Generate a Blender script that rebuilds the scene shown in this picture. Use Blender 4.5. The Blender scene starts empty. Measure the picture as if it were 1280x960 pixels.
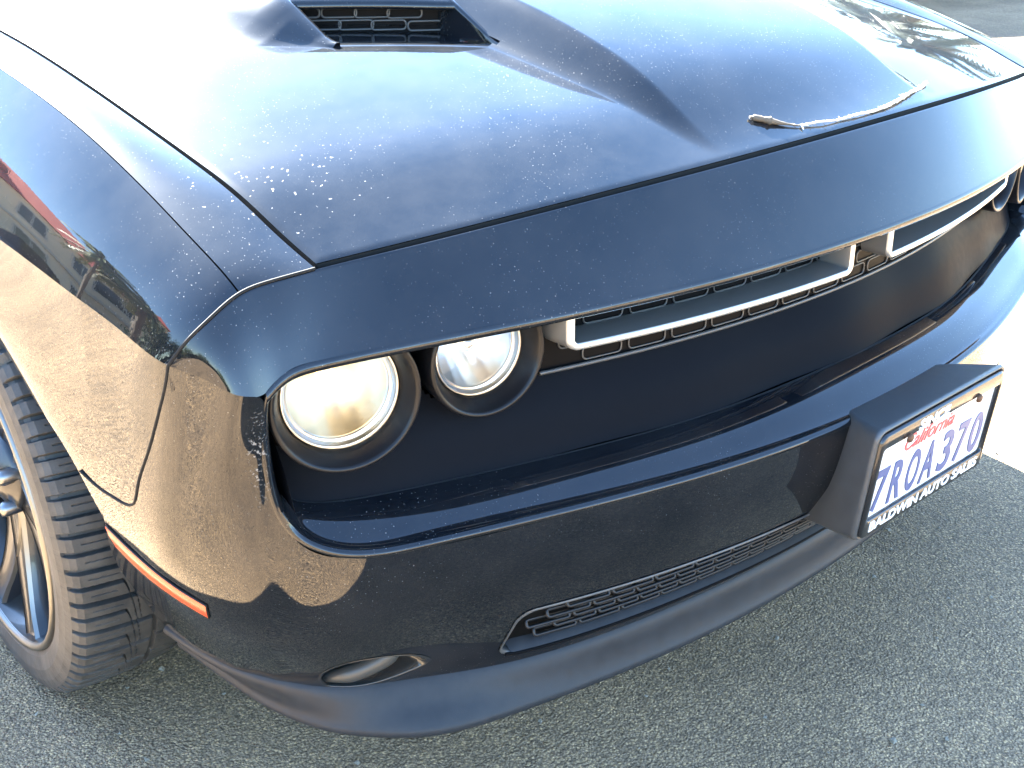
import bpy, bmesh, math, random
import numpy as np
from mathutils import Vector, Matrix
from mathutils.bvhtree import BVHTree
from math import radians as R_, pi, sin, cos

random.seed(4); rng = np.random.default_rng(4)
SC = bpy.context.scene
COL = SC.collection

# ------------------------------------------------------------------ camera
cam = bpy.data.cameras.new('camera'); cam_o = bpy.data.objects.new('camera', cam); COL.objects.link(cam_o)
cam.sensor_fit = 'HORIZONTAL'; cam.sensor_width = 36.0; cam.lens = 36.0*1523.9/1280
cam.clip_start = 0.02; cam.clip_end = 3000
_a, _b, _c = R_(41.672), R_(-25.002), R_(-.542)
_f = Vector((sin(_a)*cos(_b), cos(_a)*cos(_b), sin(_b)))
_r = Vector((cos(_a), -sin(_a), 0)); _u = _r.cross(_f)
_rr = _r*cos(_c)+_u*sin(_c); _uu = -_r*sin(_c)+_u*cos(_c)
cam_o.matrix_world = Matrix(((_rr.x, _uu.x, -_f.x, -1.42), (_rr.y, _uu.y, -_f.y, -.804), (_rr.z, _uu.z, -_f.z, 1.258), (0, 0, 0, 1)))
SC.camera = cam_o

# ------------------------------------------------------------------ sky, sun, exposure
SUN_EL, SUN_AZ = 35.0, 10.0          # azimuth from the car's tail (+Y) towards +X
w = bpy.data.worlds.new('World'); SC.world = w; w.use_nodes = True
nt = w.node_tree; bg = nt.nodes['Background']
sky = nt.nodes.new('ShaderNodeTexSky'); sky.sky_type = 'NISHITA'; sky.sun_disc = False
sky.sun_elevation = R_(SUN_EL); sky.sun_rotation = R_(SUN_AZ)
sky.air_density = 1.0; sky.dust_density = .10; sky.ozone_density = 1.1
tint = nt.nodes.new('ShaderNodeMixRGB'); tint.blend_type = 'MULTIPLY'; tint.inputs[0].default_value = 1; tint.inputs[2].default_value = (.88, .98, 1.05, 1)
nt.links.new(sky.outputs[0], tint.inputs[1]); nt.links.new(tint.outputs[0], bg.inputs[0]); bg.inputs[1].default_value = .05
sl = bpy.data.lights.new('sun', 'SUN'); sl.energy = 5.0; sl.angle = R_(.53); sl.color = (1, .99, .92)
so = bpy.data.objects.new('sun', sl); COL.objects.link(so)
_d = Vector((sin(R_(SUN_AZ))*cos(R_(SUN_EL)), cos(R_(SUN_AZ))*cos(R_(SUN_EL)), sin(R_(SUN_EL))))
so.rotation_euler = _d.to_track_quat('Z', 'Y').to_euler(); so.location = _d*30
SC.view_settings.view_transform = 'Standard'; SC.view_settings.look = 'None'
SC.view_settings.exposure = 4.88; SC.view_settings.gamma = 1.0
SC.cycles.max_bounces = 8; SC.cycles.glossy_bounces = 5; SC.cycles.caustics_reflective = False; SC.cycles.caustics_refractive = False
SC.cycles.sample_clamp_indirect = 8.0

# ------------------------------------------------------------------ helpers: objects
def link(o, parent=None):
    COL.objects.link(o)
    if parent is not None: o.parent = parent
    return o
def tag(o, label=None, cat=None, group=None, kind=None):
    for k, v in (('label', label), ('category', cat), ('group', group), ('kind', kind)):
        if v: o[k] = v
    return o
def mesh_obj(name, V, F, mat, parent=None, smooth=True):
    me = bpy.data.meshes.new(name); me.from_pydata([tuple(map(float, v)) for v in V], [], [tuple(f) for f in F]); me.update()
    if smooth:
        for p in me.polygons: p.use_smooth = True
    if mat: me.materials.append(mat)
    return link(bpy.data.objects.new(name, me), parent)
class MB:
    """collects grids, tubes, boxes into one mesh"""
    def __init__(s): s.V = []; s.F = []; s.n = 0; s.flat = set()
    def add(s, V, F):
        V = np.asarray(V, float).reshape(-1, 3); s.V.append(V); k = s.n; s.n += len(V)
        s.F += [tuple(i+k for i in f) for f in F]; return s
    def grid(s, G, wrapu=False, wrapv=False, flip=False, keep=None):
        G = np.asarray(G, float); nv, nu = G.shape[:2]; F = []
        for j in range(nv if wrapv else nv-1):
            for i in range(nu if wrapu else nu-1):
                j2, i2 = (j+1) % nv, (i+1) % nu
                f = (j*nu+i, j*nu+i2, j2*nu+i2, j2*nu+i)
                if keep is not None and not keep[j, i]: continue
                F.append(f[::-1] if flip else f)
        return s.add(G.reshape(-1, 3), F)
    def tube(s, P, r, n=8, closed=False, cap=True):
        P = np.asarray(P, float); m = len(P)
        T = np.empty_like(P)
        for i in range(m):
            a = P[(i-1) % m] if (closed or i > 0) else P[i]; b = P[(i+1) % m] if (closed or i < m-1) else P[i]
            T[i] = b-a
        T /= np.linalg.norm(T, axis=1)[:, None]+1e-12
        up = np.array([.13, .21, .97]); nrm = np.cross(T[0], up); nrm /= np.linalg.norm(nrm)
        G = np.empty((m, n, 3)); rr = np.broadcast_to(np.asarray(r, float), (m,))
        for i in range(m):
            nrm = nrm-T[i]*(nrm@T[i]); nrm /= np.linalg.norm(nrm); bn = np.cross(T[i], nrm)
            for k in range(n):
                an = 2*pi*k/n; G[i, k] = P[i]+rr[i]*(cos(an)*nrm+sin(an)*bn)
        s.grid(G, wrapu=True, wrapv=closed)
        if cap and not closed:
            s.add(G[0], [tuple(range(n))[::-1]]); s.add(G[-1], [tuple(range(n))])
        return s
    def box(s, x0, x1, y0, y1, z0, z1):
        V = [(x, y, z) for z in (z0, z1) for y in (y0, y1) for x in (x0, x1)]
        return s.add(V, [(0, 2, 3, 1), (4, 5, 7, 6), (0, 1, 5, 4), (2, 6, 7, 3), (0, 4, 6, 2), (1, 3, 7, 5)])
    def hull8(s, V8):
        return s.add(V8, [(0, 2, 3, 1), (4, 5, 7, 6), (0, 1, 5, 4), (2, 6, 7, 3), (0, 4, 6, 2), (1, 3, 7, 5)])
    def mirror(s):
        o = MB()
        for V in s.V: pass
        A = np.concatenate(s.V)*np.array([-1, 1, 1]); o.add(A, [f[::-1] for f in s.F]); return o
    def build(s, name, mat, parent=None, smooth=True):
        return mesh_obj(name, np.concatenate(s.V), s.F, mat, parent, smooth)
def bevel(o, w_, seg=2, ang=35):
    m = o.modifiers.new('bevel', 'BEVEL'); m.width = w_; m.segments = seg; m.limit_method = 'ANGLE'; m.angle_limit = R_(ang); return o
def mirror_obj(o, name=None, parent=None):
    me = o.data.copy(); me.transform(Matrix.Scale(-1, 4, (1, 0, 0))); me.flip_normals()
    c = bpy.data.objects.new(name or o.name.split('.')[0], me)
    for m in o.modifiers:
        if m.type == 'BEVEL': bevel(c, m.width, m.segments, math.degrees(m.angle_limit))
    return link(c, parent if parent is not None else o.parent)

# ------------------------------------------------------------------ helpers: curves and surfaces
def ncs(t, P, tt):
    """natural cubic spline through P at t, evaluated at tt"""
    t = np.asarray(t, float); P = np.asarray(P, float); tt = np.asarray(tt, float); n = len(t); h = np.diff(t)
    sh = P.shape; Q = P.reshape(n, -1)
    if n == 2:
        k = ((tt-t[0])/h[0])[:, None]; return (Q[0]*(1-k)+Q[1]*k).reshape((len(tt),)+sh[1:])
    A = np.zeros((n, n)); b = np.zeros_like(Q); A[0, 0] = A[-1, -1] = 1
    for i in range(1, n-1):
        A[i, i-1] = h[i-1]; A[i, i] = 2*(h[i-1]+h[i]); A[i, i+1] = h[i]
        b[i] = 6*((Q[i+1]-Q[i])/h[i]-(Q[i]-Q[i-1])/h[i-1])
    m = np.linalg.solve(A, b); i = np.clip(np.searchsorted(t, tt)-1, 0, n-2); d = (tt-t[i])[:, None]; hi = h[i][:, None]
    out = Q[i]+d*((Q[i+1]-Q[i])/hi-hi*(2*m[i]+m[i+1])/6)+m[i]*d*d/2+(m[i+1]-m[i])/(6*hi)*d**3
    return out.reshape((len(tt),)+sh[1:])
def chord(P):
    d = np.linalg.norm(np.diff(np.asarray(P, float), axis=0), axis=1); return np.concatenate([[0], np.cumsum(np.maximum(d, 1e-5)**.75)])
def rs(P, n):
    """resample a control polyline as a smooth curve with n points"""
    P = np.asarray(P, float); t = chord(P); f = ncs(t, P, np.linspace(0, t[-1], 12*n))
    d = np.concatenate([[0], np.cumsum(np.linalg.norm(np.diff(f, axis=0), axis=1))]); q = np.linspace(0, d[-1], n)
    return np.stack([np.interp(q, d, f[:, k]) for k in range(f.shape[1])], 1)
def lin(P, n):
    P = np.asarray(P, float); d = np.concatenate([[0], np.cumsum(np.linalg.norm(np.diff(P, axis=0), axis=1))])
    q = np.linspace(0, d[-1], n); return np.stack([np.interp(q, d, P[:, k]) for k in range(3)], 1)
def mir(cols):
    """control columns listed from the centre line outwards -> symmetric full width"""
    c = np.asarray(cols, float); return np.concatenate([c[::-1]*1, c[1:]*np.array([-1, 1, 1])])
def loft(rows, nu, nv, tv=None):
    """rows: list of control polylines (same count) -> nv x nu grid"""
    Rr = np.asarray(rows, float); t = np.mean([chord(r) for r in Rr], axis=0); tt = np.linspace(0, t[-1], nu)
    G = np.stack([ncs(t, r, tt) for r in Rr])
    if tv is None: tv = np.mean([chord(G[:, k]) for k in range(0, nu, max(1, nu//12))], axis=0)
    return ncs(tv, G, np.linspace(tv[0], tv[-1], nv))
def coons(top, bot, left, right, nu, nv, bow=0, n=None):
    A, B, L, Q = (lin(c, k) if len(c) > 30 else rs(c, k) for c, k in ((top, nu), (bot, nu), (left, nv), (right, nv)))
    u = np.linspace(0, 1, nu)[None, :, None]; v = np.linspace(0, 1, nv)[:, None, None]
    S = (1-v)*A[None]+v*B[None]+(1-u)*L[:, None]+u*Q[:, None]
    S -= (1-u)*(1-v)*A[0]+u*(1-v)*A[-1]+(1-u)*v*B[0]+u*v*B[-1]
    if bow: S = S+4*v*(1-v)*np.clip(u/.3, 0, 1)**2*(3-2*np.clip(u/.3, 0, 1))*bow*np.asarray(n, float)
    return S
def inpoly(px, py, poly):
    px = np.asarray(px); py = np.asarray(py); c = np.zeros(px.shape, bool); j = len(poly)-1
    for i in range(len(poly)):
        (xi, yi), (xj, yj) = poly[i], poly[j]
        c ^= ((yi > py) != (yj > py)) & (px < (xj-xi)*(py-yi)/((yj-yi) if yj != yi else 1e-12)+xi); j = i
    return c
def cen(G): return (G[:-1, :-1]+G[1:, :-1]+G[:-1, 1:]+G[1:, 1:])/4
def lathe_grid(prof, n, c, ax, up=(0, 0, 1), a0=0, a1=2*pi, full=True):
    """prof: (radius, distance along axis)"""
    ax = Vector(ax).normalized(); e1 = Vector(up)-ax*Vector(up).dot(ax); e1.normalize(); e2 = ax.cross(e1); c = Vector(c)
    G = np.empty((len(prof), n, 3))
    for j, (r, h) in enumerate(prof):
        for k in range(n):
            a = a0+(a1-a0)*k/(n if full else n-1); G[j, k] = c+ax*h+(e1*cos(a)+e2*sin(a))*r
    return G

# ------------------------------------------------------------------ materials
def new_mat(name):
    m = bpy.data.materials.new(name); m.use_nodes = True; nt = m.node_tree
    return m, nt, nt.nodes['Principled BSDF']
def N(nt, t, **kw):
    n = nt.nodes.new(t)
    for k, v in kw.items():
        if k in ('op',): n.operation = v
        elif hasattr(n, k): setattr(n, k, v)
        else: n.inputs[k].default_value = v
    return n
def mat_simple(name, col, rough=.5, metal=0, bump=0, bscale=200, var=.0, coat=0, spec=.5):
    m, nt, b = new_mat(name); b.inputs['Base Color'].default_value = (*col, 1); b.inputs['Roughness'].default_value = rough
    b.inputs['Metallic'].default_value = metal; b.inputs['Coat Weight'].default_value = coat; b.inputs['Specular IOR Level'].default_value = spec
    tc = N(nt, 'ShaderNodeTexCoord'); no = N(nt, 'ShaderNodeTexNoise'); no.inputs['Scale'].default_value = bscale; no.inputs['Detail'].default_value = 6
    nt.links.new(tc.outputs['Object'], no.inputs['Vector'])
    if bump:
        bp = N(nt, 'ShaderNodeBump'); bp.inputs['Strength'].default_value = bump; bp.inputs['Distance'].default_value = .002
        nt.links.new(no.outputs[0], bp.inputs['Height']); nt.links.new(bp.outputs[0], b.inputs['Normal'])
    if var:
        n2 = N(nt, 'ShaderNodeTexNoise'); n2.inputs['Scale'].default_value = bscale*.06+2; n2.inputs['Detail'].default_value = 8
        nt.links.new(tc.outputs['Object'], n2.inputs['Vector'])
        mx = N(nt, 'ShaderNodeMixRGB'); mx.inputs[1].default_value = (*[c*(1-var) for c in col], 1); mx.inputs[2].default_value = (*[min(1, c*(1+var)+.01*var) for c in col], 1)
        nt.links.new(n2.outputs[0], mx.inputs[0]); nt.links.new(mx.outputs[0], b.inputs['Base Color'])
        mr = N(nt, 'ShaderNodeMapRange'); mr.inputs['To Min'].default_value = rough*.8; mr.inputs['To Max'].default_value = min(1, rough*1.25)
        nt.links.new(n2.outputs[0], mr.inputs['Value']); nt.links.new(mr.outputs[0], b.inputs['Roughness'])
    return m

def mat_paint():
    m, nt, b = new_mat('black_blue_paint'); L = nt.links.new
    tc = N(nt, 'ShaderNodeTexCoord')
    b.inputs['Base Color'].default_value = (.0022, .0034, .0055, 1); b.inputs['Metallic'].default_value = 0
    b.inputs['Roughness'].default_value = .30; b.inputs['Specular IOR Level'].default_value = .007
    b.inputs['Coat Weight'].default_value = 1; b.inputs['Coat Roughness'].default_value = .012; b.inputs['Coat IOR'].default_value = 1.50
    # dust specks, water spots, a dust layer that also paints in lens haze
    v1 = N(nt, 'ShaderNodeTexVoronoi'); v1.inputs['Scale'].default_value = 270; L(tc.outputs['Object'], v1.inputs['Vector'])
    v2 = N(nt, 'ShaderNodeTexVoronoi'); v2.inputs['Scale'].default_value = 62; L(tc.outputs['Object'], v2.inputs['Vector'])
    big = N(nt, 'ShaderNodeTexNoise'); big.inputs['Scale'].default_value = 5; big.inputs['Detail'].default_value = 5; L(tc.outputs['Object'], big.inputs['Vector'])
    sep = N(nt, 'ShaderNodeSeparateColor'); L(v1.outputs['Color'], sep.inputs[0])
    sep2 = N(nt, 'ShaderNodeSeparateColor'); L(v2.outputs['Color'], sep2.inputs[0])
    # speck radius depends on the random cell colour: most cells have none
    def speck(v, s, lo, hi, rmax):
        mr = N(nt, 'ShaderNodeMapRange'); mr.inputs['From Min'].default_value = lo; mr.inputs['From Max'].default_value = hi; mr.inputs['To Min'].default_value = 0; mr.inputs['To Max'].default_value = rmax
        L(s.outputs[0], mr.inputs['Value'])
        lt = N(nt, 'ShaderNodeMath', op='LESS_THAN'); L(v.outputs['Distance'], lt.inputs[0]); L(mr.outputs[0], lt.inputs[1]); return lt
    s1 = speck(v1, sep, .0, 1.0, .21)
    s2 = speck(v2, sep2, .86, 1.0, .06)
    # water spots near the passenger corner of the hood
    ge = N(nt, 'ShaderNodeNewGeometry'); mp = N(nt, 'ShaderNodeVectorMath', operation='DISTANCE'); mp.inputs[1].default_value = (-.735, .385, .905)
    L(ge.outputs['Position'], mp.inputs[0])
    near = N(nt, 'ShaderNodeMapRange'); near.inputs['From Min'].default_value = .20; near.inputs['From Max'].default_value = .03; near.inputs['To Min'].default_value = 0; near.inputs['To Max'].default_value = 1
    L(mp.outputs['Value'], near.inputs['Value'])
    v3 = N(nt, 'ShaderNodeTexVoronoi'); v3.inputs['Scale'].default_value = 125; 
    wob = N(nt, 'ShaderNodeTexNoise'); wob.inputs['Scale'].default_value = 120; L(tc.outputs['Object'], wob.inputs['Vector'])
    wadd = N(nt, 'ShaderNodeMixRGB'); wadd.blend_type = 'LINEAR_LIGHT'; wadd.inputs[0].default_value = .006; L(tc.outputs['Object'], wadd.inputs[1]); L(wob.outputs['Color'], wadd.inputs[2]); L(wadd.outputs[0], v3.inputs['Vector'])
    sep3 = N(nt, 'ShaderNodeSeparateColor'); L(v3.outputs['Color'], sep3.inputs[0])
    mr3 = N(nt, 'ShaderNodeMapRange'); mr3.inputs['From Min'].default_value = .10; mr3.inputs['From Max'].default_value = 1; mr3.inputs['To Max'].default_value = .26; L(sep3.outputs[0], mr3.inputs['Value'])
    m3 = N(nt, 'ShaderNodeMath', op='MULTIPLY'); L(mr3.outputs[0], m3.inputs[0]); L(near.outputs[0], m3.inputs[1])
    s3 = N(nt, 'ShaderNodeMath', op='LESS_THAN'); L(v3.outputs['Distance'], s3.inputs[0]); L(m3.outputs[0], s3.inputs[1])
    nz = N(nt, 'ShaderNodeSeparateXYZ'); L(ge.outputs['Normal'], nz.inputs[0])
    upw = N(nt, 'ShaderNodeMapRange'); upw.inputs['From Min'].default_value = .3; upw.inputs['From Max'].default_value = .9; upw.inputs['To Min'].default_value = 1.0; upw.inputs['To Max'].default_value = 1; L(nz.outputs['Z'], upw.inputs['Value'])
    mx1 = N(nt, 'ShaderNodeMath', op='MAXIMUM'); L(s1.outputs[0], mx1.inputs[0]); L(s2.outputs[0], mx1.inputs[1])
    bm = N(nt, 'ShaderNodeMapRange'); bm.inputs['From Min'].default_value = .35; bm.inputs['From Max'].default_value = .7; L(big.outputs[0], bm.inputs['Value'])
    sp0 = N(nt, 'ShaderNodeMath', op='MULTIPLY'); L(mx1.outputs[0], sp0.inputs[0]); L(sep.outputs[1], sp0.inputs[1])
    sp = N(nt, 'ShaderNodeMath', op='MULTIPLY'); L(sp0.outputs[0], sp.inputs[0]); L(bm.outputs[0], sp.inputs[1])
    sp1 = N(nt, 'ShaderNodeMath', op='MULTIPLY'); L(sp.outputs[0], sp1.inputs[0]); L(upw.outputs[0], sp1.inputs[1])
    spk = N(nt, 'ShaderNodeMath', op='MULTIPLY'); L(sp1.outputs[0], spk.inputs[0]); spk.inputs[1].default_value = .36
    m3b = N(nt, 'ShaderNodeMath', op='MULTIPLY'); L(s3.outputs[0], m3b.inputs[0]); m3b.inputs[1].default_value = .34
    dirt = N(nt, 'ShaderNodeMath', op='MAXIMUM'); L(spk.outputs[0], dirt.inputs[0]); L(m3b.outputs[0], dirt.inputs[1])
    dust_haze = N(nt, 'ShaderNodeTexNoise'); dust_haze.inputs['Scale'].default_value = 9; dust_haze.inputs['Detail'].default_value = 9; dust_haze.inputs['Roughness'].default_value = .7; L(tc.outputs['Object'], dust_haze.inputs['Vector'])
    fm = N(nt, 'ShaderNodeMapRange'); fm.inputs['From Min'].default_value = .3; fm.inputs['From Max'].default_value = .8; fm.inputs['To Min'].default_value = .0; fm.inputs['To Max'].default_value = .026; L(dust_haze.outputs[0], fm.inputs['Value'])
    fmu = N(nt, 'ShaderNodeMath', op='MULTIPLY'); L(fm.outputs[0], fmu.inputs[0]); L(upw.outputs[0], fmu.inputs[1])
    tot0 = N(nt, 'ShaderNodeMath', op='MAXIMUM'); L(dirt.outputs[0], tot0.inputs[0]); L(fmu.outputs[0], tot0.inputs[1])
    # scuffed edge of the front corner
    sv = N(nt, 'ShaderNodeVectorMath', operation='SUBTRACT'); sv.inputs[1].default_value = (-.866, .222, .655); L(ge.outputs['Position'], sv.inputs[0])
    sm = N(nt, 'ShaderNodeVectorMath', operation='MULTIPLY'); sm.inputs[1].default_value = (1, .8, .16); L(sv.outputs[0], sm.inputs[0])
    sln = N(nt, 'ShaderNodeVectorMath', operation='LENGTH'); L(sm.outputs[0], sln.inputs[0])
    smk = N(nt, 'ShaderNodeMapRange'); smk.inputs['From Min'].default_value = .014; smk.inputs['From Max'].default_value = .004; smk.inputs['To Min'].default_value = 0; smk.inputs['To Max'].default_value = .4; L(sln.outputs['Value'], smk.inputs['Value'])
    sno = N(nt, 'ShaderNodeTexNoise'); sno.inputs['Scale'].default_value = 260; sno.inputs['Detail'].default_value = 5; L(tc.outputs['Object'], sno.inputs['Vector'])
    sth = N(nt, 'ShaderNodeMapRange'); sth.inputs['From Min'].default_value = .56; sth.inputs['From Max'].default_value = .66; L(sno.outputs[0], sth.inputs['Value'])
    smu = N(nt, 'ShaderNodeMath', op='MULTIPLY'); L(smk.outputs[0], smu.inputs[0]); L(sth.outputs[0], smu.inputs[1])
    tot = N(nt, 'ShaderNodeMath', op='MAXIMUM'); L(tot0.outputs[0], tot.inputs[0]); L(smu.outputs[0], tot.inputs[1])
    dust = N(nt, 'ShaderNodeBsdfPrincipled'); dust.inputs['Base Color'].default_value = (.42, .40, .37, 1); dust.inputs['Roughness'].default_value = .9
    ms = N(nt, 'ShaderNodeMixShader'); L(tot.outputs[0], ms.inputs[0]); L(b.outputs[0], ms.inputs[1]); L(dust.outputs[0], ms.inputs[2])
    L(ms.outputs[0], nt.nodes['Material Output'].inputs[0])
    # light orange peel
    op = N(nt, 'ShaderNodeTexNoise'); op.inputs['Scale'].default_value = 260; op.inputs['Detail'].default_value = 1; L(tc.outputs['Object'], op.inputs['Vector'])
    bp = N(nt, 'ShaderNodeBump'); bp.inputs['Strength'].default_value = .012; bp.inputs['Distance'].default_value = .001; L(op.outputs[0], bp.inputs['Height'])
    L(bp.outputs[0], b.inputs['Coat Normal'])
    return m
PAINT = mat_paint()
MATTE = mat_simple('textured_black_plastic', (.062, .062, .061), .36, bump=.12, bscale=900, var=.25, spec=.5)
CHIN = mat_simple('dusty_chin_plastic', (.018, .020, .023), .50, bump=.12, bscale=900, var=.35, spec=.3)
PANEL = mat_simple('satin_black_panel', (.0055, .0066, .0090), .36, bump=.03, bscale=1100, var=.05, spec=.010)
BLACK = mat_simple('black_void', (.003, .003, .003), .8, spec=.08)
GAP = mat_simple('gap_black', (.003, .003, .003), .9)
SATIN = mat_simple('satin_silver', (.58, .58, .56), .36, metal=.75, bump=.02, bscale=1500)
SLEEVE = mat_simple('grey_insert_sleeve', (.26, .26, .255), .42, metal=.7, bump=.02, bscale=900)
CHROMEW = mat_simple('glow_tinted_reflector', (.80, .72, .56), .34, metal=1)  # warm glow of the lit lamps tinted into the bowl colour
CHROME = mat_simple('chrome_bowl', (.86, .86, .86), .28, metal=1)
MESHM = mat_simple('grille_plastic', (.003, .003, .0035), .45, spec=.05)
SLOTM = mat_simple('slot_edge_plastic', (.05, .05, .05), .35)
SLOTD = mat_simple('dark_slot_plastic', (.012, .012, .013), .4, spec=.3)
BEZEL = mat_simple('lamp_bezel', (.007, .007, .008), .30, spec=.25)
RIMM = mat_simple('graphite_wheel_paint', (.010, .011, .013), .30, coat=.4)
RIMEDGE = mat_simple('machined_wheel_face', (.20, .195, .18), .38, metal=1)
STEEL = mat_simple('lug_steel', (.22, .22, .22), .3, metal=1)
GLASSD = mat_simple('dark_window_glass', (.01, .012, .014), .03, coat=1)
WHITE = mat_simple('white_plate_paint', (.76, .76, .74), .35, bump=.1, bscale=60, var=.05)
NAVY = mat_simple('navy_plate_ink', (.07, .09, .20), .4)
RED = mat_simple('red_script_ink', (.62, .10, .09), .4)
FRAMEW = mat_simple('white_frame_letter', (.82, .82, .80), .4)
FRAMEB = mat_simple('black_plate_frame', (.012, .012, .013), .22, coat=.4)
SCREW = mat_simple('rusty_screw', (.10, .05, .025), .6, metal=.4, bump=.3, bscale=600)

DUCTM = mat_simple('glossy_duct_plastic', (.02, .02, .019), .22, coat=.5)
VANE = mat_simple('grey_vane_plastic', (.045, .044, .040), .4)
def mat_rubber():
    m, nt, b = new_mat('tyre_rubber'); L = nt.links.new
    tc = N(nt, 'ShaderNodeTexCoord'); no = N(nt, 'ShaderNodeTexNoise'); no.inputs['Scale'].default_value = 22; no.inputs['Detail'].default_value = 9; no.inputs['Roughness'].default_value = .7
    L(tc.outputs['Object'], no.inputs['Vector'])
    cr = N(nt, 'ShaderNodeValToRGB'); cr.color_ramp.elements[0].position = .35; cr.color_ramp.elements[0].color = (.022, .022, .021, 1); cr.color_ramp.elements[1].position = .75; cr.color_ramp.elements[1].color = (.075, .070, .062, 1)
    L(no.outputs[0], cr.inputs[0]); L(cr.outputs[0], b.inputs['Base Color']); b.inputs['Roughness'].default_value = .62
    n2 = N(nt, 'ShaderNodeTexNoise'); n2.inputs['Scale'].default_value = 500; n2.inputs['Detail'].default_value = 3; L(tc.outputs['Object'], n2.inputs['Vector'])
    bp = N(nt, 'ShaderNodeBump'); bp.inputs['Strength'].default_value = .25; bp.inputs['Distance'].default_value = .001; L(n2.outputs[0], bp.inputs['Height']); L(bp.outputs[0], b.inputs['Normal'])
    return m
RUBBER = mat_rubber()
def mat_marker():
    m, nt, b = new_mat('orange_marker_lens'); L = nt.links.new
    b.inputs['Base Color'].default_value = (.78, .085, .02, 1); b.inputs['Roughness'].default_value = .3; b.inputs['Coat Weight'].default_value = .6
    b.inputs['Subsurface Weight'].default_value = .25; b.inputs['Subsurface Radius'].default_value = (.01, .003, .001)
    tc = N(nt, 'ShaderNodeTexCoord'); v = N(nt, 'ShaderNodeTexVoronoi'); v.inputs['Scale'].default_value = 420; L(tc.outputs['Object'], v.inputs['Vector'])
    bp = N(nt, 'ShaderNodeBump'); bp.inputs['Strength'].default_value = .5; bp.inputs['Distance'].default_value = .001; L(v.outputs['Distance'], bp.inputs['Height']); L(bp.outputs[0], b.inputs['Normal'])
    return m
MARKER = mat_marker()
def mat_lens():
    m = bpy.data.materials.new('lamp_glass'); m.use_nodes = True; nt = m.node_tree; nt.nodes.clear(); L = nt.links.new
    o = N(nt, 'ShaderNodeOutputMaterial'); t = N(nt, 'ShaderNodeBsdfTransparent'); g = N(nt, 'ShaderNodeBsdfGlossy'); g.inputs['Roughness'].default_value = .03
    f = N(nt, 'ShaderNodeFresnel'); f.inputs['IOR'].default_value = 1.5; mx = N(nt, 'ShaderNodeMixShader')
    t.inputs[0].default_value = (.93, .93, .92, 1)
    L(f.outputs[0], mx.inputs[0]); L(t.outputs[0], mx.inputs[1]); L(g.outputs[0], mx.inputs[2]); L(mx.outputs[0], o.inputs[0]); return m
LENS = mat_lens()
def mat_bulb():
    m, nt, b = new_mat('lit_bulb'); b.inputs['Base Color'].default_value = (.9, .8, .6, 1)
    b.inputs['Emission Color'].default_value = (1, .76, .44, 1); b.inputs['Emission Strength'].default_value = .14; return m
BULB = mat_bulb()

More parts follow.
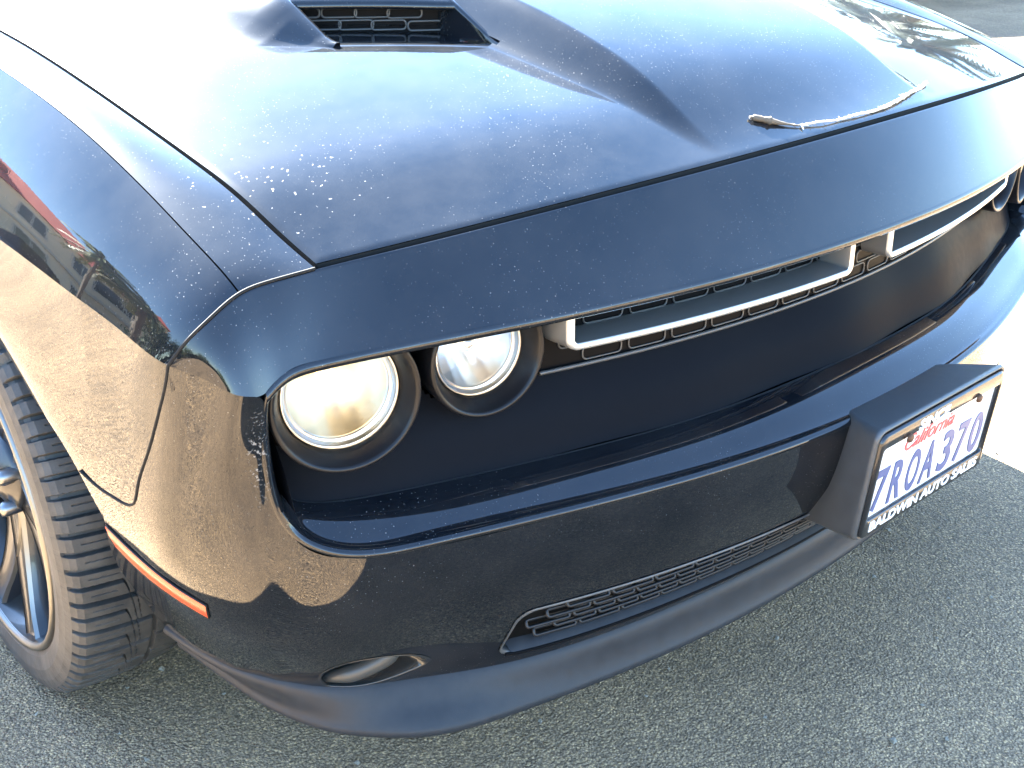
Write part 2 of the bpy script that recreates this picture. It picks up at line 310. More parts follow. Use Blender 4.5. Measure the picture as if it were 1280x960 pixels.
def mat_asphalt():
    m, nt, b = new_mat('asphalt'); L = nt.links.new
    tc = N(nt, 'ShaderNodeTexCoord')
    v = N(nt, 'ShaderNodeTexVoronoi'); v.inputs['Scale'].default_value = 235; L(tc.outputs['Object'], v.inputs['Vector'])
    v2 = N(nt, 'ShaderNodeTexVoronoi'); v2.inputs['Scale'].default_value = 120; L(tc.outputs['Object'], v2.inputs['Vector'])
    n = N(nt, 'ShaderNodeTexNoise'); n.inputs['Scale'].default_value = 3.5; n.inputs['Detail'].default_value = 8; L(tc.outputs['Object'], n.inputs['Vector'])
    n2 = N(nt, 'ShaderNodeTexNoise'); n2.inputs['Scale'].default_value = 300; n2.inputs['Detail'].default_value = 4; L(tc.outputs['Object'], n2.inputs['Vector'])
    sep = N(nt, 'ShaderNodeSeparateColor'); L(v.outputs['Color'], sep.inputs[0])
    cr = N(nt, 'ShaderNodeValToRGB'); e = cr.color_ramp.elements
    e[0].position = 0; e[0].color = (0.287, 0.198, 0.122, 1); e[1].position = .55; e[1].color = (0.449, 0.306, 0.181, 1)
    for p, c in ((.80, (0.507, 0.337, 0.183, 1)), (.92, (0.692, 0.457, 0.244, 1)), (.985, (0.758, 0.496, 0.259, 1))):
        q = e.new(p); q.color = c
    L(sep.outputs[0], cr.inputs[0])
    dk = N(nt, 'ShaderNodeMapRange'); dk.inputs['From Min'].default_value = .28; dk.inputs['From Max'].default_value = .62; dk.inputs['To Min'].default_value = 1; dk.inputs['To Max'].default_value = .55; L(v.outputs['Distance'], dk.inputs['Value'])
    big = N(nt, 'ShaderNodeMapRange'); big.inputs['From Min'].default_value = .3; big.inputs['From Max'].default_value = .7; big.inputs['To Min'].default_value = .82; big.inputs['To Max'].default_value = 1.15; L(n.outputs[0], big.inputs['Value'])
    fine = N(nt, 'ShaderNodeMapRange'); fine.inputs['From Min'].default_value = .3; fine.inputs['From Max'].default_value = .7; fine.inputs['To Min'].default_value = .58; fine.inputs['To Max'].default_value = 1.40; L(n2.outputs[0], fine.inputs['Value'])
    a1 = N(nt, 'ShaderNodeMath', op='MULTIPLY'); L(dk.outputs[0], a1.inputs[0]); L(big.outputs[0], a1.inputs[1])
    a2 = N(nt, 'ShaderNodeMath', op='MULTIPLY'); L(a1.outputs[0], a2.inputs[0]); L(fine.outputs[0], a2.inputs[1])
    mu = N(nt, 'ShaderNodeMixRGB'); mu.blend_type = 'MULTIPLY'; mu.inputs[0].default_value = 1; L(cr.outputs[0], mu.inputs[1]); L(a2.outputs[0], mu.inputs[2])
    # broad wear and a few oil-dark stains
    st = N(nt, 'ShaderNodeTexNoise'); st.inputs['Scale'].default_value = .9; st.inputs['Detail'].default_value = 6; st.inputs['Distortion'].default_value = .6; L(tc.outputs['Object'], st.inputs['Vector'])
    sr = N(nt, 'ShaderNodeMapRange'); sr.inputs['From Min'].default_value = .35; sr.inputs['From Max'].default_value = .65; sr.inputs['To Min'].default_value = .78; sr.inputs['To Max'].default_value = 1.08; L(st.outputs[0], sr.inputs['Value'])
    mu2 = N(nt, 'ShaderNodeMixRGB'); mu2.blend_type = 'MULTIPLY'; mu2.inputs[0].default_value = 1; L(mu.outputs[0], mu2.inputs[1]); L(sr.outputs[0], mu2.inputs[2])
    L(mu2.outputs[0], b.inputs['Base Color']); b.inputs['Roughness'].default_value = .8; b.inputs['Specular IOR Level'].default_value = .35
    h = N(nt, 'ShaderNodeMath', op='MULTIPLY_ADD'); L(v.outputs['Distance'], h.inputs[0]); h.inputs[1].default_value = -1.0; L(n2.outputs[0], h.inputs[2])
    h2 = N(nt, 'ShaderNodeMath', op='MULTIPLY_ADD'); L(v2.outputs['Distance'], h2.inputs[0]); h2.inputs[1].default_value = -.4; L(h.outputs[0], h2.inputs[2])
    bp = N(nt, 'ShaderNodeBump'); bp.inputs['Strength'].default_value = 1.0; bp.inputs['Distance'].default_value = .005; L(h2.outputs[0], bp.inputs['Height']); L(bp.outputs[0], b.inputs['Normal'])
    return m
ASPHALT = mat_asphalt()

# ------------------------------------------------------------------ ground
def ground():
    xs = np.array([-600, -200, -60, -20, -8, -3, 0, 3, 8, 20, 60, 200, 600.]); X, Y = np.meshgrid(xs, xs)
    mb = MB(); mb.grid(np.stack([X, Y, X*0], 2)); o = mb.build('asphalt_ground', ASPHALT, smooth=False); tag(o, kind='structure')
ground()

def grit():
    r = np.random.default_rng(9); n = 420; V = []; F = []
    x = r.uniform(-1.6, 1.6, n); y = r.uniform(-.75, 1.2, n); sz = r.uniform(.0012, .0032, n)*np.where(r.uniform(0, 1, n) > .94, 1.8, 1)
    P8 = np.array([(-1, -1, 0), (1, -1, 0), (1, 1, 0), (-1, 1, 0), (-.6, -.6, .9), (.6, -.6, .8), (.6, .6, .9), (-.6, .6, .7)])
    for k in range(n):
        a = r.uniform(0, 6.28); Q = P8*sz[k]*(1+.35*r.normal(size=(8, 3))); c_, s_ = cos(a), sin(a)
        Q = np.stack([Q[:, 0]*c_-Q[:, 1]*s_+x[k], Q[:, 0]*s_+Q[:, 1]*c_+y[k], Q[:, 2]+.0006], 1); o = len(V); V += list(Q)
        F += [tuple(o+i for i in f) for f in ((4, 5, 6, 7), (0, 1, 5, 4), (1, 2, 6, 5), (2, 3, 7, 6), (3, 0, 4, 7))]
    o = mesh_obj('loose_grit', V, F, mat_simple('pale_grit', (.21, .175, .13), .9, var=.5, bscale=40), smooth=False); tag(o, kind='stuff')
grit()

# ================================================================== THE CAR
car = link(bpy.data.objects.new('parked_car', None)); car.location = (0, 0, 0)
tag(car, 'glossy dark blue-black two-door muscle car with hood scoop, parked nose forward on the asphalt', 'car')

# ---- curves of the body shell (passenger side = -X, metres; nose towards -Y)
HOODS = np.array([0, .061, .134, .234, .408, .591, .788, 1.1, 1.5]); HOODZ = np.array([.829, .851, .877, .901, .9335, .9625, .985, 1.003, 1.015])
HOODX = np.array([.77, .774, .776, .777, .777, .775, .772, .770, .768])
def y_hood(X): return .0979+.2246*X*X+.0091*X**4
NOSE_T = [(0, .0979, .875), (-.3, .1182, .8682), (-.55, .1667, .8523), (-.68, .2037, .8403), (-.77, .2343, .8305), (-.815, .2425, .827), (-.852, .2486, .8205), (-.886, .252, .802), (-.909, .2645, .779), (-.925, .281, .751)]
NOSE_B = [(0, .017, .766), (-.3, .0425, .763), (-.56, .0985, .7615), (-.71, .1515, .7565), (-.797, .196, .746), (-.835, .203, .741), (-.858, .207, .724), (-.885, .211, .728), (-.905, .242, .742), (-.925, .281, .751)]
SG = [(-.77, .2325, .8305), (-.774, .2927, .851), (-.776, .3669, .877), (-.777, .467, .901), (-.777, .641, .9335), (-.775, .823, .9625), (-.772, 1.02, .985), (-.768, 1.5, 1.01)]
UC = [(-.852, .2486, .8205), (-.853, .2683, .832), (-.853, .3375, .8575), (-.851, .4239, .8845), (-.848, .553, .919), (-.846, .66, .941), (-.844, .82, .965), (-.842, 1.0, .982), (-.838, 1.5, 1.0)]
MC = [(-.925, .281, .751), (-.934, .357, .766), (-.94, .447, .780), (-.943, .544, .791), (-.945, .653, .801), (-.948, .8, .81), (-.95, 1.0, .816), (-.95, 1.5, .82)]

def hood_z(X, s):
    zE = ncs(HOODS, HOODZ, s); Wd = ncs(HOODS, HOODX, s)
    z = zE+ncs([0, .4, .8, 1.5], np.array([.0455, .040, .030, .028]), s)*(1-(X/Wd)**2)
    h = np.maximum(ncs([0, .03, .06, .09, .15, .23, .32, .45, .7, 1.0, 1.5], np.array([0, .0005, .004, .010, .024, .038, .048, .056, .062, .064, .064]), s), 0)
    foot = .25+.05*(1-np.exp(-s/.25)); crest = foot-.016-.055*(1-np.exp(-s/.22))
    k = np.clip((foot-np.abs(X))/(foot-crest), 0, 1); k = k*k*(2.5-1.5*k)
    return z+h*k
def build_hood():
    nu, nv = 521, 250
    s = np.concatenate([np.linspace(.010, .3, 120), np.linspace(.3, 1.45, nv-119)[1:]])
    a = np.linspace(-1, 1, nu)
    Wd = ncs(HOODS, HOODX, s)-.007
    X = a[None, :]*Wd[:, None]; S = np.repeat(s[:, None], nu, 1)
    Z = hood_z(X.ravel(), S.ravel()).reshape(X.shape)
    Y = y_hood(X)+S
    # rolled edges
    ed = np.minimum((Wd[:, None]-np.abs(X)), S-.010); e = np.clip(1-ed/.008, 0, 1); Z -= .0012*e*e
    G = np.stack([X, Y, Z], 2)
    gc = cen(G); L0 = [(-.456, .655), (-.41, .622), (-.33, .563), (-.285, .528), (-.272, .52)]
    mouth = [(x+.001, y-.0165) for x, y in L0]+[(x-.008, y+.10) for x, y in L0[::-1]]
    hole = inpoly(gc[..., 0], gc[..., 1], mouth) | inpoly(-gc[..., 0], gc[..., 1], mouth)
    mb = MB(); mb.grid(G, keep=~hole)
    h = mb.build('hood', PAINT, car)
    # black skirt under the hood edge: shut-line shade put into its colour
    f = G[0]; sl_ = MB(); sl_.grid(np.stack([f+np.array([0, .004, -.030]), f+np.array([0, .0015, -.003]), f+np.array([0, .0005, -.0012])]))
    for c, sgn in ((0, 1), (-1, -1)):
        l = G[:, c]; sl_.grid(np.stack([l+np.array([sgn*.0005, 0, -.0012]), l+np.array([sgn*.0015, 0, -.003]), l+np.array([sgn*.004, 0, -.030])], 0))
    sl_.build('hood_shade_skirt', GAP, h); return h
hood = build_hood()

# ---- nose panel above the grille, with its rolled lower edge (brim)
def nose_grid():
    T = np.array(NOSE_T); B = np.array(NOSE_B); D = np.linalg.norm(T-B, axis=1)
    nrm = np.array([(0, -.87, .5)]*4+[(-.1, -.85, .52), (-.25, -.8, .55), (-.4, -.75, .5), (-.55, -.7, .45), (-.65, -.65, .4), (-.7, -.6, .4)])
    BW = np.array([.015, .008, 0, 0, .004, .02, .03, .03, .03, .03])
    M1 = T*.7+B*.3+nrm*D[:, None]*BW[:, None]; M2 = T*.35+B*.65+nrm*D[:, None]*BW[:, None]*1.1
    rows = [mir(r) for r in (T, M1, M2, B)]
    return loft(rows, 301, 41, tv=np.array([0, .3, .65, 1.]))
NG = nose_grid()
bumper_mb = MB()
def frames_xy(P):
    t = np.gradient(P, axis=0); t[:, 2] = 0; t /= np.linalg.norm(t, axis=1)[:, None]
    return t
def brim_sweep():
    # lower edge of the nose between the two opening corners
    c = np.array(NOSE_B[:7]); P = rs(mir(c), 241); t = frames_xy(P)
    f = np.stack([t[:, 1], -t[:, 0], t[:, 2]], 1)
    f[f[:, 1] > 0] *= -1
    prof = [(0, 0), (.0026, .0030), (.0036, .006), (.0032, .009), (.0012, .0118), (-.004, .0132), (-.014, .0135), (-.05, .0115), (-.10, .007)]
    rows = [P+f*a+np.array([0, 0, -b]) for a, b in prof]
    return np.stack(rows)
BR = brim_sweep(); bumper_mb.grid(BR, flip=True)

# ---- lower fascia and front corners: net of columns (centre -> wheel arch) x rows (top -> bottom)
top = [(0, -.023, .513), (-.3, .0064, .513), (-.55, .073, .513), (-.72, .130, .513), (-.80, .175, .514), (-.838, .210, .537), (-.862, .223, .636), (-.86, .209, .714), (-.885, .211, .728), (-.905, .242, .742), (-.925, .281, .751), (-.934, .357, .766), (-.94, .447, .780)]
bot = [(0, .082, .25), (-.3, .104, .25), (-.55, .162, .25), (-.68, .228, .25), (-.745, .268, .25), (-.775, .295, .25), (-.795, .322, .25), (-.81, .345, .25), (-.822, .368, .25), (-.835, .395, .25), (-.845, .43, .25), (-.855, .48, .251), (-.862, .54, .253)]
r1 = []; r2 = []; r3 = []
for i in range(4):
    t_, b_ = np.array(top[i]), np.array(bot[i])
    for r, f_, z_ in ((r1, .05, .455), (r2, .24, .39), (r3, .58, .32)):
        p = t_+(b_-t_)*f_; p[2] = z_; r.append(tuple(p))
r1 += [(-.80, .180, .455), (-.838, .216, .475), (-.868, .232, .53), (-.882, .24, .58), (-.899, .257, .60), (-.916, .285, .615), (-.930, .32, .63), (-.938, .39, .64), (-.944, .46, .645)]
r2 += [(-.793, .196, .39), (-.832, .23, .405), (-.862, .25, .43), (-.882, .263, .455), (-.90, .286, .47), (-.917, .315, .48), (-.931, .35, .49), (-.938, .415, .49), (-.940, .489, .48)]
r3 += [(-.775, .228, .32), (-.81, .257, .325), (-.835, .283, .335), (-.855, .302, .345), (-.872, .33, .352), (-.888, .365, .357), (-.90, .41, .362), (-.908, .465, .364), (-.91, .532, .363)]
FA = loft([mir(r) for r in (top, r1, r2, r3, bot)], 561, 101, tv=np.array([0, .22, .48, .75, 1.]))
FC = cen(FA)
TOP = FA[0]                                       # shared upper edge of the fascia (index 0 = passenger wheel arch)
def on_top(p):
    d = np.linalg.norm(TOP-p, axis=1); k = int(np.argmin(d)); return TOP[k]
for i in range(NG.shape[1]):
    p = NG[-1, i]
    if abs(p[0]) > .866:
        dlt = on_top(p)-p
        for j in range(NG.shape[0]): NG[j, i] += dlt*(j/(NG.shape[0]-1))**2
NG[0, :, 2] -= .0015; bumper_mb.grid(NG, flip=True)
# skirt at the hood gap
Tn = NG[0]; bumper_mb.grid(np.stack([Tn, Tn+np.array([0, .002, -.004]), Tn+np.array([0, .001, -.03])]))
# shut line between bumper corner and fender
SEAM = [(-.925, .281, .751), (-.930, .291, .724), (-.933, .308, .691), (-.936, .345, .625), (-.936, .375, .575), (-.937, .392, .545), (-.937, .414, .536), (-.940, .450, .533), (-.945, .503, .537), (-.950, .540, .544)]
seam_poly = [(p[1], p[2]) for p in SEAM]+[(.9, .544), (.9, .95), (.281, .95)]
is_f = inpoly(FC[..., 1], FC[..., 2], seam_poly) & (np.abs(FC[..., 0]) > .9)
# openings in the lower fascia: lower grille and the two air ducts
def rrect(x0, x1, z0, z1, r, n=6):
    P = []
    for cx_, cz_, a in ((x1-r, z1-r, 0), (x0+r, z1-r, 90), (x0+r, z0+r, 180), (x1-r, z0+r, 270)):
        for k in range(n+1):
            an = R_(a+90*k/n); P.append((cx_+r*cos(an), cz_+r*sin(an)))
    return P
LG = rrect(-.594, .594, .278, .372, .022)
DUCT = [(-.773, .2565), (-.788, .280), (-.793, .312), (-.783, .331), (-.755, .338), (-.722, .333), (-.690, .318), (-.676, .300), (-.684, .288), (-.705, .270), (-.728, .2565), (-.752, .2535)]
cutm = inpoly(FC[..., 0], FC[..., 2], LG) | inpoly(FC[..., 0], FC[..., 2], DUCT) | inpoly(-FC[..., 0], FC[..., 2], DUCT)
bumper_mb.grid(FA, keep=~is_f & ~cutm)
BVF = BVHTree.FromPolygons([Vector(v) for v in FA.reshape(-1, 3)], [(j*561+i, j*561+i+1, (j+1)*561+i+1, (j+1)*561+i) for j in range(100) for i in range(560)])
def on_face(x, z):
    h = BVF.ray_cast(Vector((x, -1, z)), Vector((0, 1, 0))); return np.array(h[0]) if h[0] else None
def snap(P, off=0):
    out = []
    for p in P:
        l, n, i, d = BVF.find_nearest(Vector(p)); v = Vector(p)
        if n.y > 0 and n.x*l.x < 0: n = -n
        out.append(np.array(l+n*off))
    return np.array(out)

# ---- rolled inner edge of the opening: left edge, lip and shelf
RO = [(-.858, .207, .724), (-.863, .221, .68), (-.862, .223, .636), (-.857, .221, .584), (-.838, .210, .537), (-.80, .175, .514), (-.72, .130, .513), (-.55, .073, .513), (-.3, .0064, .513), (0, -.023, .513)]
RA = [(.4, 0, -.9), (.9, -.35, -.1), (.92, -.35, 0), (.85, -.3, .35), (.5, -.2, .85), (.1, 0, 1), (0, 0, 1), (0, 0, 1), (0, 0, 1), (0, 0, 1)]
RFv = [(-.3, -.95, .2), (-.5, -.86, 0), (-.5, -.86, 0), (-.5, -.86, 0), (-.45, -.9, 0), (-.38, -.92, 0), (-.28, -.95, 0), (-.2, -.98, 0), (-.1, -1, 0), (0, -1, 0)]
RI = [(-.838, .25, .70), (-.831, .262, .665), (-.827, .274, .615), (-.827, .269, .582), (-.812, .255, .559), (-.775, .231, .551), (-.70, .199, .55), (-.55, .150, .55), (-.3, .084, .553), (0, .054, .56)]
RO, RA, RFv, RI = map(np.array, (RO, RA, RFv, RI))
ring_rows = [RO, RO+RA*.0030+RFv*.0018, RO+RA*.0065+RFv*.0012, RO+RA*.0095-RFv*.003, RO+RA*.0105-RFv*.008]
ring_rows.append(ring_rows[-1]*.55+RI*.45+np.array([0, 0, .0045])); ring_rows.append(RI)
ring_full = [mir(r[::-1]) for r in ring_rows]
RG = loft(ring_full, 401, 43, tv=np.array([0, .06, .12, .18, .25, .62, 1.]))
bumper_mb.grid(RG)
bumper = bumper_mb.build('front_bumper', PAINT, car)

# ---- fenders
ARCH = [(-.940, .489, .48), (-.949, .552, .56), (-.953, .60, .596), (-.955, .65, .632), (-.957, .705, .672), (-.959, .80, .722), (-.96, .943, .752), (-.959, 1.08, .728), (-.957, 1.19, .668), (-.953, 1.29, .57), (-.95, 1.335, .48)]
def build_fender():
    mb = MB(); Tn_ = np.array(NOSE_T)
    g1 = coons(SG, UC, Tn_[4:7], [(-.768, 1.5, 1.01), (-.81, 1.5, 1.008), (-.838, 1.5, 1.0)], 160, 16, .002, (0, 0, 1))
    mb.grid(g1)
    sk = g1[0]; mb.grid(np.stack([sk+np.array([.001, 0, -.03]), sk+np.array([.002, 0, -.004]), sk]))
    n_s2 = int(np.argmin(np.linalg.norm(TOP[:280]-np.array(MC[0]), axis=1)))
    MCd = np.concatenate([TOP[:n_s2+1][::-1], rs(np.array([TOP[1], TOP[0]]+MC[3:]), 120)[2:]])
    g2 = coons(UC, MCd, rs(np.array(NOSE_T), 200)[int(np.argmin(np.linalg.norm(rs(np.array(NOSE_T), 200)-np.array(NOSE_T[6]), axis=1))):], [(-.838, 1.5, 1.0), (-.884, 1.5, .943), (-.923, 1.5, .882), (-.95, 1.5, .82)], 160, 40, .0024, (-.8, 0, .6))
    mb.grid(g2)
    mcr = MCd[n_s2:]; na = int(np.argmin(np.linalg.norm(FA[:, 0]-np.array(ARCH[0]), axis=1))); left = FA[:na+1, 0]; arch_ = [tuple(FA[na, 0])]+ARCH[1:]
    g3 = coons(mcr, arch_, left, [(-.95, 1.5, .82), (-.953, 1.44, .64), (-.95, 1.335, .48)], 140, 40, .004, (-1, 0, 0))
    mb.grid(g3)
    k = is_f & (FC[..., 0] < 0); mb.grid(FA, keep=k)
    # flange of the wheel arch
    A = lin(np.concatenate([FA[na:, 0][::-1], rs(arch_, 100)[1:]]), 160); c = np.array([0, .943, .35]); d = c-A; d[:, 0] = 0; d /= np.linalg.norm(d, axis=1)[:, None]
    mb.grid(np.stack([A, A+d*.004+np.array([.002, 0, 0]), A+d*.009+np.array([.006, 0, 0]), A+d*.010+np.array([.03, 0, 0])]))
    # behind the wheel
    g4 = coons([(-.95, 1.335, .48), (-.95, 1.5, .48)], [(-.92, 1.39, .24), (-.92, 1.5, .24)], [(-.95, 1.335, .48), (-.945, 1.37, .35), (-.92, 1.39, .24)], [(-.95, 1.5, .48), (-.945, 1.5, .35), (-.92, 1.5, .24)], 6, 12)
    mb.grid(g4)
    mb.add([(-.95, 1.335, .48), (-.95, 1.5, .48), (-.95, 1.5, .82), (-.953, 1.44, .64)], [(0, 1, 2, 3)])
    return mb.build('front_fender', PAINT, car)
fender = build_fender(); fender_r = mirror_obj(fender)

# ---- dark channels under the shut lines
def channels():
    hg = mir(np.array(NOSE_T)[:5]); P = rs(hg, 160)+np.array([0, .008, -.024]); mb = MB(); mb.tube(P, .007, 6)
    for sx in (1, -1):
        Q = rs(SG, 120)*np.array([sx, 1, 1])+np.array([sx*.003, .004, -.024]); mb.tube(Q, .007, 6)
    mb.build('shut_line_channel', GAP, car)
    for sx in (1, -1):
        s1 = rs(np.concatenate([snap(SEAM[:-1], .0004), [(-.9478, .519, .5395)]]), 100); mb = MB(); mb.tube(s1*np.array([sx, 1, 1]), .0016, 6)
        kk = rs(np.array(NOSE_T)[4:10], 50)+np.array([-.0006, -.0006, 0]); mb.tube(kk*np.array([sx, 1, 1]), .0018, 6)
        mb.build('fender_shut_line', GAP, car)
channels()

# ---- recessed panel behind the opening
def y_I(X): return np.interp(np.abs(X), [0, .3, .55, .70, .775, .812, .83], [.054, .084, .150, .199, .231, .255, .275])
def recess():
    cols = [(0, .56), (-.15, .5565), (-.3, .553), (-.45, .551), (-.55, .55), (-.64, .55), (-.70, .55), (-.75, .5505), (-.785, .552), (-.808, .557), (-.822, .570)]
    rows = []
    for dz, dy, dx in ((0, .003, 0), (.012, .008, 0), (.05, .021, 0), (.09, .042, .0), (.125, .056, 0), (.195, .066, 0)):
        rows.append([(x, float(np.interp(-x, -RI[::-1][:, 0], RI[::-1][:, 1]))+dy, z+dz) for x, z in cols])
    G = loft([mir(r) for r in rows], 301, 70); mb = MB(); gc = cen(G)
    hole = np.zeros(gc.shape[:2], bool)
    for sx in (1, -1):
        for cx_, cz_, r_ in ((-.760, .681, .080), (-.592, .697, .069)): hole |= ((gc[..., 0]-sx*(cx_-.0))**2+(gc[..., 2]-cz_)**2) < r_**2
    mb.grid(G, flip=True, keep=~hole)
    # side walls
    for sx in (1, -1):
        e = G[:, 0 if sx > 0 else -1] if G[0, 0, 0] < 0 else G[:, -1]
        ex = np.where(np.sign(e[:, :1]) < 0, -1, 1)
        mb.grid(np.stack([e, e+np.concatenate([ex*.006, ex*0-.03, ex*0+.0], 1), e+np.concatenate([ex*.014, ex*0-.06, ex*0], 1)]))
    o = mb.build('grille_panel', PANEL, car)
    P = rs(RI[::-1], 160)+np.array([0, .003, -.002]); mb = MB()
    mb.tube(P, .0022, 6); mb.tube(P*np.array([-1, 1, 1]), .0022, 6); mb.build('panel_gap', GAP, car)
recess()

# ---- upper grille: dark plate with slotted relief, two silver inserts
def y_m(X): return .097+.28*X*X
def slot_mesh(w_, h_, r_, t_, name, mt=None):
    P = rrect(-w_/2, w_/2, -h_/2, h_/2, r_, 3); L_ = [(x, 0, z) for x, z in P]; mb = MB(); mb.tube(L_, t_, 5, closed=True)
    o = mb.build(name, mt or SLOTM); me = o.data; bpy.data.objects.remove(o); return me
def upper_grille():
    X = np.linspace(-.512, .512, 60); Z = np.linspace(.652, .752, 4); XX, ZZ = np.meshgrid(X, Z)
    zo = np.interp(np.abs(XX), [0, .56], [0, -.004])
    mb = MB(); mb.grid(np.stack([XX, y_m(XX), ZZ+zo], 2)); plate = mb.build('upper_grille', MESHM, car)
    # thin rolled lower edge
    P = np.stack([X, y_m(X)-.004, X*0+.652], 1); e = MB(); e.tube(P, .0028, 6); e.build('grille_edge', SLOTM, plate)
    me = slot_mesh(.056, .017, .006, .0012, 'grille_slot')
    for row, z in enumerate((.738, .712, .686, .665)):
        for k in range(-9, 10):
            x = (k+.5*(row % 2))*.0655
            if abs(x) > .482: continue
            o = bpy.data.objects.new('grille_slot', me); link(o, plate); o.location = (x, y_m(x)-.0012, z); o.rotation_euler = (0, 0, math.atan(.56*x))
    # silver inserts
    def yf(x): return .048+.28*x*x
    loop = rrect(-.508, -.042, .692, .766, .014, 6)
    # densify long sides
    D = []
    for (x0, z0), (x1, z1) in zip(loop, loop[1:]+loop[:1]):
        n = max(1, int(math.hypot(x1-x0, z1-z0)/.02))
        D += [(x0+(x1-x0)*k/n, z0+(z1-z0)*k/n) for k in range(n)]
    D = np.array(D); c = np.array([-.275, .729])
    t = np.roll(D, -1, 0)-np.roll(D, 1, 0); nn = np.stack([t[:, 1], -t[:, 0]], 1); nn /= np.linalg.norm(nn, axis=1)[:, None]
    if ((D-c)*nn).sum() < 0: nn = -nn
    rows = []
    for inn, dep in ((0, .046), (0, .006), (.0005, .002), (.0026, 0), (.0068, .0002), (.0088, .0025), (.0100, .010), (.0110, .048)):
        p = D-nn*inn; rows.append(np.stack([p[:, 0], yf(p[:, 0])+dep, p[:, 1]], 1))
    mb = MB(); mb.grid(np.stack(rows[1:6]), wrapu=True); a = mb.build('grille_insert', SATIN, car); c2 = mirror_obj(a)
    mb = MB(); mb.grid(np.stack(rows[5:]), wrapu=True); mb.grid(np.stack(rows[:2]), wrapu=True); q = mb.build('insert_sleeve', SLEEVE, a); mirror_obj(q, parent=c2)
upper_grille()

# ---- headlights
def lamp(c, ax, Rb, lit):
    ax = Vector(ax).normalized()
    body = lathe_grid([(Rb-.006, -.075), (Rb-.001, -.05), (Rb, -.004), (Rb-.001, -.001), (Rb-.003, 0), (Rb-.0055, -.001), (Rb-.0075, -.004), (Rb-.012, -.014), (Rb-.0145, -.020), (Rb-.0155, -.0225), (Rb-.0165, -.024), (Rb-.018, -.028), (Rb-.020, -.034)], 64, c, ax)
    mb = MB(); mb.grid(body, wrapu=True); b = mb.build('headlight', BEZEL, car)
    if lit: b['label'] = 'headlight glowing warm white'
    rr = Rb-.0185
    bowl = []
    for k in range(15):
        q = k/14; r = rr*(1-q*.94); bowl.append((r, -.028-.056*(1-(r/rr)**2)))
    BG = lathe_grid(bowl, 96, c, ax); e1_ = np.array(ax.cross(Vector((0, 0, 1))).normalized()); xx_ = (BG-np.array(c))@e1_
    BG = BG+np.array(ax)*(.00022*np.cos(xx_/rr*24))[..., None]; mb = MB(); mb.grid(BG, wrapu=True)
    mb.grid(lathe_grid([(rr*.06, -.0839), (rr*.05, -.0845), (.001, -.0845)], 24, c, ax), wrapu=True); mb.build('reflector', CHROMEW if lit else CHROME, b)
    # inner ring with fluted steps
    mb = MB(); mb.grid(lathe_grid([(rr*1.0, -.028), (rr*.985, -.024), (rr*.93, -.028), (rr*.90, -.034), (rr*.88, -.032), (rr*.85, -.038)], 64, c, ax), wrapu=True); mb.build('reflector_ring', CHROME, b)
    cb = Vector(c)+ax*(-.066)
    mb = MB(); mb.grid(lathe_grid([(.001, .022), (.006, .0205), (.010, .015), (.0115, .006), (.0115, -.006), (.009, -.014)], 20, cb, ax), wrapu=True); mb.build('bulb', BULB if lit else CHROME, b)
    mb = MB(); mb.grid(lathe_grid([(rr*1.02, -.022), (rr*.8, -.015), (rr*.5, -.009), (rr*.2, -.0065), (.0005, -.006)], 48, c, ax), wrapu=True); mb.build('lens', LENS, b)
    return b
LAMPS = []
for sx in (1, -1):
    lamp((sx*-.760, .207, .681), (sx*-.30, -.95, .0), .087, True)
    lamp((sx*-.592, .164, .697), (sx*-.20, -.98, .0), .075, False)

